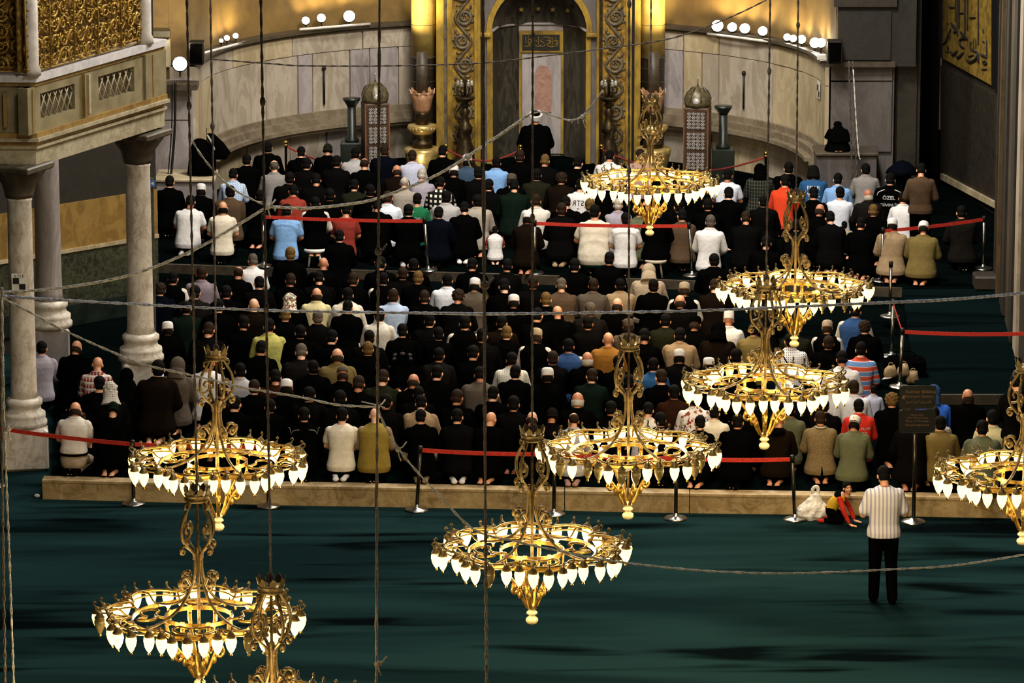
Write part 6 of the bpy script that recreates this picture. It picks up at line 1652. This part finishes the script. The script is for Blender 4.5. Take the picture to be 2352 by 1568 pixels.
# the veiled figure sitting on the right plinth
m = MB(); m.loft([(0, 0, 0, .20, .20), (0, 0, .14, .21, .19), (0, 0, .28, .17, .15), (0, .0, .36, .10, .11), (0, 0.01, .46, .095, .105), (0, .02, .52, .05, .05)], 18)
P = POSES[2]; q = onz(1924, 312, Z2 + 1.1 + .885 * .72)
b = inst('person', P.body, None, SKINS[1]); b.scale = (.74, .72, .50); b.location = (ony(1924, 330, 81.45).x, 81.45, Z2 + 1.102)
inst('robe', rb, b, cloth('black')); inst('veil', HAIR['v'], b, cloth('black'), P.head)
b['category'] = 'person'; b['label'] = 'small black-veiled figure seated on the stone plinth at the right of the apse'
# dark blue umbrella-like bundle beside the standing man
um = empty('folded_umbrella', onz(2072, 386, Z2) + Vector((0, 0, 0)), label='dark blue half-open umbrella beside the man in the brown coat', category='umbrella')
um.location = ony(2072, 400, 81.0)
MB().lathe([(.01, .26), (.12, .22), (.26, .10), (.30, .02), (.28, .02), (.10, .16), (.01, .20)], 16, wav=(8, .03)).build('canopy', cloth('navy'), um)
MB().loft([(.05, 0, -.3, .10, .08), (.03, 0, -.1, .16, .12), (0, 0, .06, .12, .1)], 12).build('hanging_cloth', cloth('navy'), um)
MB().tube([(0, 0, .24), (0, 0, -.74)], .012, 6).build('shaft', BLACKM, um)

# the crouching boy by the step
def boy():
    P = Pose(); mb = MB(); ex = .64
    J = dict(hip=(-.15, 0, .24), mid=(-.08, 0, .38), sh=(.04, -.02, .50), neck=(.09, -.03, .57))
    J = {k: Vector(v) for k, v in J.items()}
    mb.tube([J['hip'] - Vector((.06, 0, .02)), J['hip'], J['mid'], J['sh'], J['neck']], [.07, .10, .098, .10, .05], 16)
    P.head = Matrix.Translation(J['neck'] + Vector((.075, -.02, .11))) @ Matrix.Rotation(R(-142), 4, 'Z') @ Matrix.Rotation(R(14), 4, 'X') @ Matrix.Scale(1.0, 4)
    head_into(mb, P.head)
    mb.tube([J['neck'] - Vector((.03, 0, .02)), J['neck'], P.head @ Vector((0, -.02, -.08))], [.05, .044, .042], 10)
    P.arm = []
    for s, sh, el, wr in ((-1, (.04, -.13, .48), (.13, -.21, .27), (.25, -.24, .05)), (1, (.06, .10, .48), (.18, .12, .28), (.29, .04, .06))):
        sh, el, wr = Vector(sh), Vector(el), Vector(wr); P.arm.append((sh, el, wr))
        mb.ell(sh, (.05, .05, .05), 10, 7); cap(mb, sh, el, .040, .033); cap(mb, el, wr, .033, .023); hand(mb, wr + Vector((0, 0, -.015)), (.9, -.15, -.1), s, .25)
    P.leg = []
    for s, kn, an in ((-1, (.06, -.15, .08), (-.22, -.13, .06)), (1, (.07, .13, .09), (-.20, .15, .06))):
        kn, an = Vector(kn), Vector(an); hp = J['hip'] + Vector((0, s * .07, -.02)); P.leg.append((hp, kn, an))
        cap(mb, hp, kn, .075, .050); cap(mb, kn, an, .048, .032); mb.ell(an + Vector((-.07, 0, -.015)), (.085, .034, .028), 10, 6)
    P.body = remesh(mb, .0075, 1, .6, 'person_body'); paint_face(P.body, P.head)
    m = MB(); m.tube([J['hip'] + Vector((.0, 0, .01)), J['mid'], J['sh'], J['neck'] - Vector((.02, 0, .01))], [.112, .114, .118, .062], 18)
    yel = remesh(m, .011, 2, .6, 'jacket')
    m = MB()
    for sh, el, wr in P.arm: m.ell(sh, (.06, .06, .06), 10, 7); cap(m, sh, el, .054, .048); cap(m, el, wr.lerp(el, .15), .048, .038)
    red = remesh(m, .010, 2, .6, 'jacket_sleeves')
    m = MB(); m.tube([J['mid'] + Vector((.07, 0, .035)), J['sh'] + Vector((-.02, 0, .03)), J['sh'] + Vector((.02, 0, .04))], [.10, .115, .105], 16)
    blu = remesh(m, .011, 2, .6, 'jacket_yoke')
    m = MB(); m.tube([J['hip'] - Vector((.07, 0, .03)), J['hip'], J['hip'] + Vector((.08, 0, .01))], [.09, .118, .11], 16)
    for hp, kn, an in P.leg: cap(m, hp, kn, .09, .066); cap(m, kn, an, .062, .05)
    tro = remesh(m, .011, 2, .6, 'trousers')
    m = MB()
    for hp, kn, an in P.leg: m.ell(an + Vector((-.07, 0, -.01)), (.095, .044, .040), 12, 7)
    soc = remesh(m, .009, 1, .6, 'socks')
    q = onz(1926, 1200, 0.0)
    b = inst('person', P.body, None, None); b.data.materials.clear(); b.data.materials.append(SKINS[0])
    b.location = (q.x, q.y, .002); b.scale = (.74,) * 3; b.rotation_euler = (0, 0, R(-14))
    yj = mat('yellow_jacket', 'd8b020', 'b8921a', .85, 0, 8)
    for me, nm, mm in ((yel, 'jacket', yj), (red, 'jacket_sleeves', cloth('red')), (blu, 'jacket_yoke', cloth('navy')), (tro, 'trousers', cloth('black')), (soc, 'socks', cloth('red'))):
        me.materials.clear(); me.materials.append(mm); link(nm, me, b)
    h = inst('hair', HAIR['s'], b, HAIRM['b'], P.head @ Matrix.Translation((0, .012, .004)) @ Matrix.Scale(1.05, 4))
    b['category'] = 'person'; b['label'] = 'small boy in yellow, red and blue jacket crouching on hands and knees'
boy()

# white plastic bag, paper scraps, stools, bags, phone
q = onz(1866, 1190, 0.0)
bg = empty('plastic_bag', q, label='white plastic carrier bag with a raised handle beside the step', category='bag')
m = MB(); m.loft([(0, 0, 0, .20, .14), (0, 0, .06, .235, .16), (0, 0, .14, .22, .14), (.01, 0, .22, .15, .10), (.03, 0, .30, .085, .06), (.045, 0, .36, .05, .03)], 20, 2.2)
me = remesh(m, .012, 2, 1, 'sack')
for v in me.vertices:
    n_ = mnoise.noise(v.co * 14) * .018 + mnoise.noise(v.co * 34) * .008; v.co += v.normal * n_
me.materials.clear(); PL = mat('white_plastic', 'e6e2de', 'c4c0bd', .35, 0, 8); me.materials.append(PL)
link('sack', me, bg)
MB().tube(catmull([(.02, 0, .33), (-.005, 0, .40), (.02, 0, .445), (.06, 0, .45), (.075, 0, .40), (.07, 0, .32)], 6), .016, 7, flat=1.6).build('handle', PL, bg)
def scrap(px, py, z, s, lab):
    t = empty('paper_scrap', onz(px, py, z) + Vector((0, 0, s * .4)), label=lab, category='paper')
    m = MB(); m.ell((0, 0, 0), (s, s * .8, s * .55), 12, 8); me = m.mesh('crumpled_sheet', WHITE)
    for v in me.vertices: v.co += v.co.normalized() * mnoise.noise(v.co * 40) * s * .35
    link('crumpled_sheet', me, t)
scrap(86, 1141, 0, .045, 'crumpled white paper at the left end of the stone step'); scrap(1846, 1190, 0, .035, 'pinkish white paper at the foot of the leaning belt post')
def stool(px, py, z, w, lab, col):
    q = onz(px, py, z); t = empty('stool', (q.x, q.y, z), label=lab, category='stool')
    MB().lathe([(.0, .255), (w * .96, .255), (w, .27), (w, .285), (w * .96, .30), (0, .30)], 18).build('seat', col, t)
    for k in range(4):
        a = R(45 + 90 * k)
        MB().tube([(w * .55 * math.cos(a), w * .55 * math.sin(a), .26), (w * .80 * math.cos(a), w * .80 * math.sin(a), 0)], .018, 7).build('leg', col, t)
for d in PEEPS:
    if 'stool' in d['ex'] or 'stool2' in d['ex']:
        px_, py_ = topx((d['x'], d['y'] - .16, Z2))
        stool(px_, py_, Z2, .19, 'white round stool under the black vest worshipper' if 'stool' in d['ex'] else 'cream stool under a black jacket worshipper behind the middle belt', WHITE if 'stool' in d['ex'] else mat('cream_cushion', 'b5a894', '94886f', .8))
    if 'phone' in d['ex']:
        q = d['o'].matrix_basis @ Vector((.18, .30, .74))
        q = ony(371, 862, q.y)
        t = empty('mobile_phone', q, label='lit phone screen held up by the dark brown jacket man', category='phone')
        MB().box((0, 0, 0), (.075, .012, .12), bev=.003).build('case', BLACKM, t)
        MB().box((0, -.008, 0), (.062, .004, .085)).build('screen', emit('phone_screen', (.35, .55, 1), 1.6), t)
# luggage beside the side platform
q = onz(2068, 880, Z2)
sc_ = empty('travel_bag', (q.x + .12, q.y + .55, Z2), label='black travel bag standing behind the nearest of three belt posts', category='bag')
MB().box((0, 0, .15), (.62, .36, .30), bev=.07).build('bag_body', BLACK, sc_)
MB().tube(catmull([(-.15, 0, .29), (-.10, 0, .37), (.10, 0, .37), (.15, 0, .29)], 5), .012, 6).build('handle', BLACK, sc_)
for i, (px, py, lab) in enumerate(((2045, 853, 'beige cloth bag on the black travel bag, left one of three'), (2075, 850, 'beige cloth bag on the black travel bag, middle one of three'), (2096, 866, 'beige cloth bag sagging at the right of the black travel bag'))):
    c = ony(px, py, q.y + .28)
    t = empty('cloth_bag', c, label=lab, category='bag')
    m = MB(); m.loft([(0, 0, -.09, .085, .06), (0, 0, -.04, .10, .075), (0, 0, .04, .085, .06), (.01, 0, .09, .055, .03)], 14)
    me = m.mesh('sack', mat('beige_canvas', 'a58c6a', '84704f', .85, 0, 8))
    for v in me.vertices: v.co += v.co.normalized() * mnoise.noise(v.co * 22 + Vector((i, 0, 0))) * .03
    link('sack', me, t)
    MB().tube(catmull([(-.03, 0, .07), (-.02, 0, .13), (.03, 0, .13), (.04, 0, .07)], 4), .007, 5).build('handle', MATS['beige_canvas'], t)
t = empty('papers', onz(2040, 893, Z1) + Vector((0, 0, .16)), label='white folded papers lying left of the nearest belt post', category='paper')
MB().add([(-.10, -.06, 0), (.02, -.08, .02), (.10, 0, .05), (-.02, .08, .03), (-.10, -.06, .01), (.02, -.08, .03), (.10, 0, .06), (-.02, .08, .04)], [(0, 3, 2, 1), (4, 5, 6, 7), (0, 1, 5, 4), (1, 2, 6, 5), (2, 3, 7, 6), (3, 0, 4, 7)]).build('sheet', WHITE, t)
MB().box((.03, .05, -.03), (.16, .12, .10), bev=.02).build('folder', cloth('navy'), t)
SC.cycles.use_denoising = True
SC.cycles.sample_clamp_indirect = 4.0
SC.cycles.max_bounces = 5
SC.cycles.diffuse_bounces = 3
SC.cycles.glossy_bounces = 3
SC.cycles.use_light_tree = True
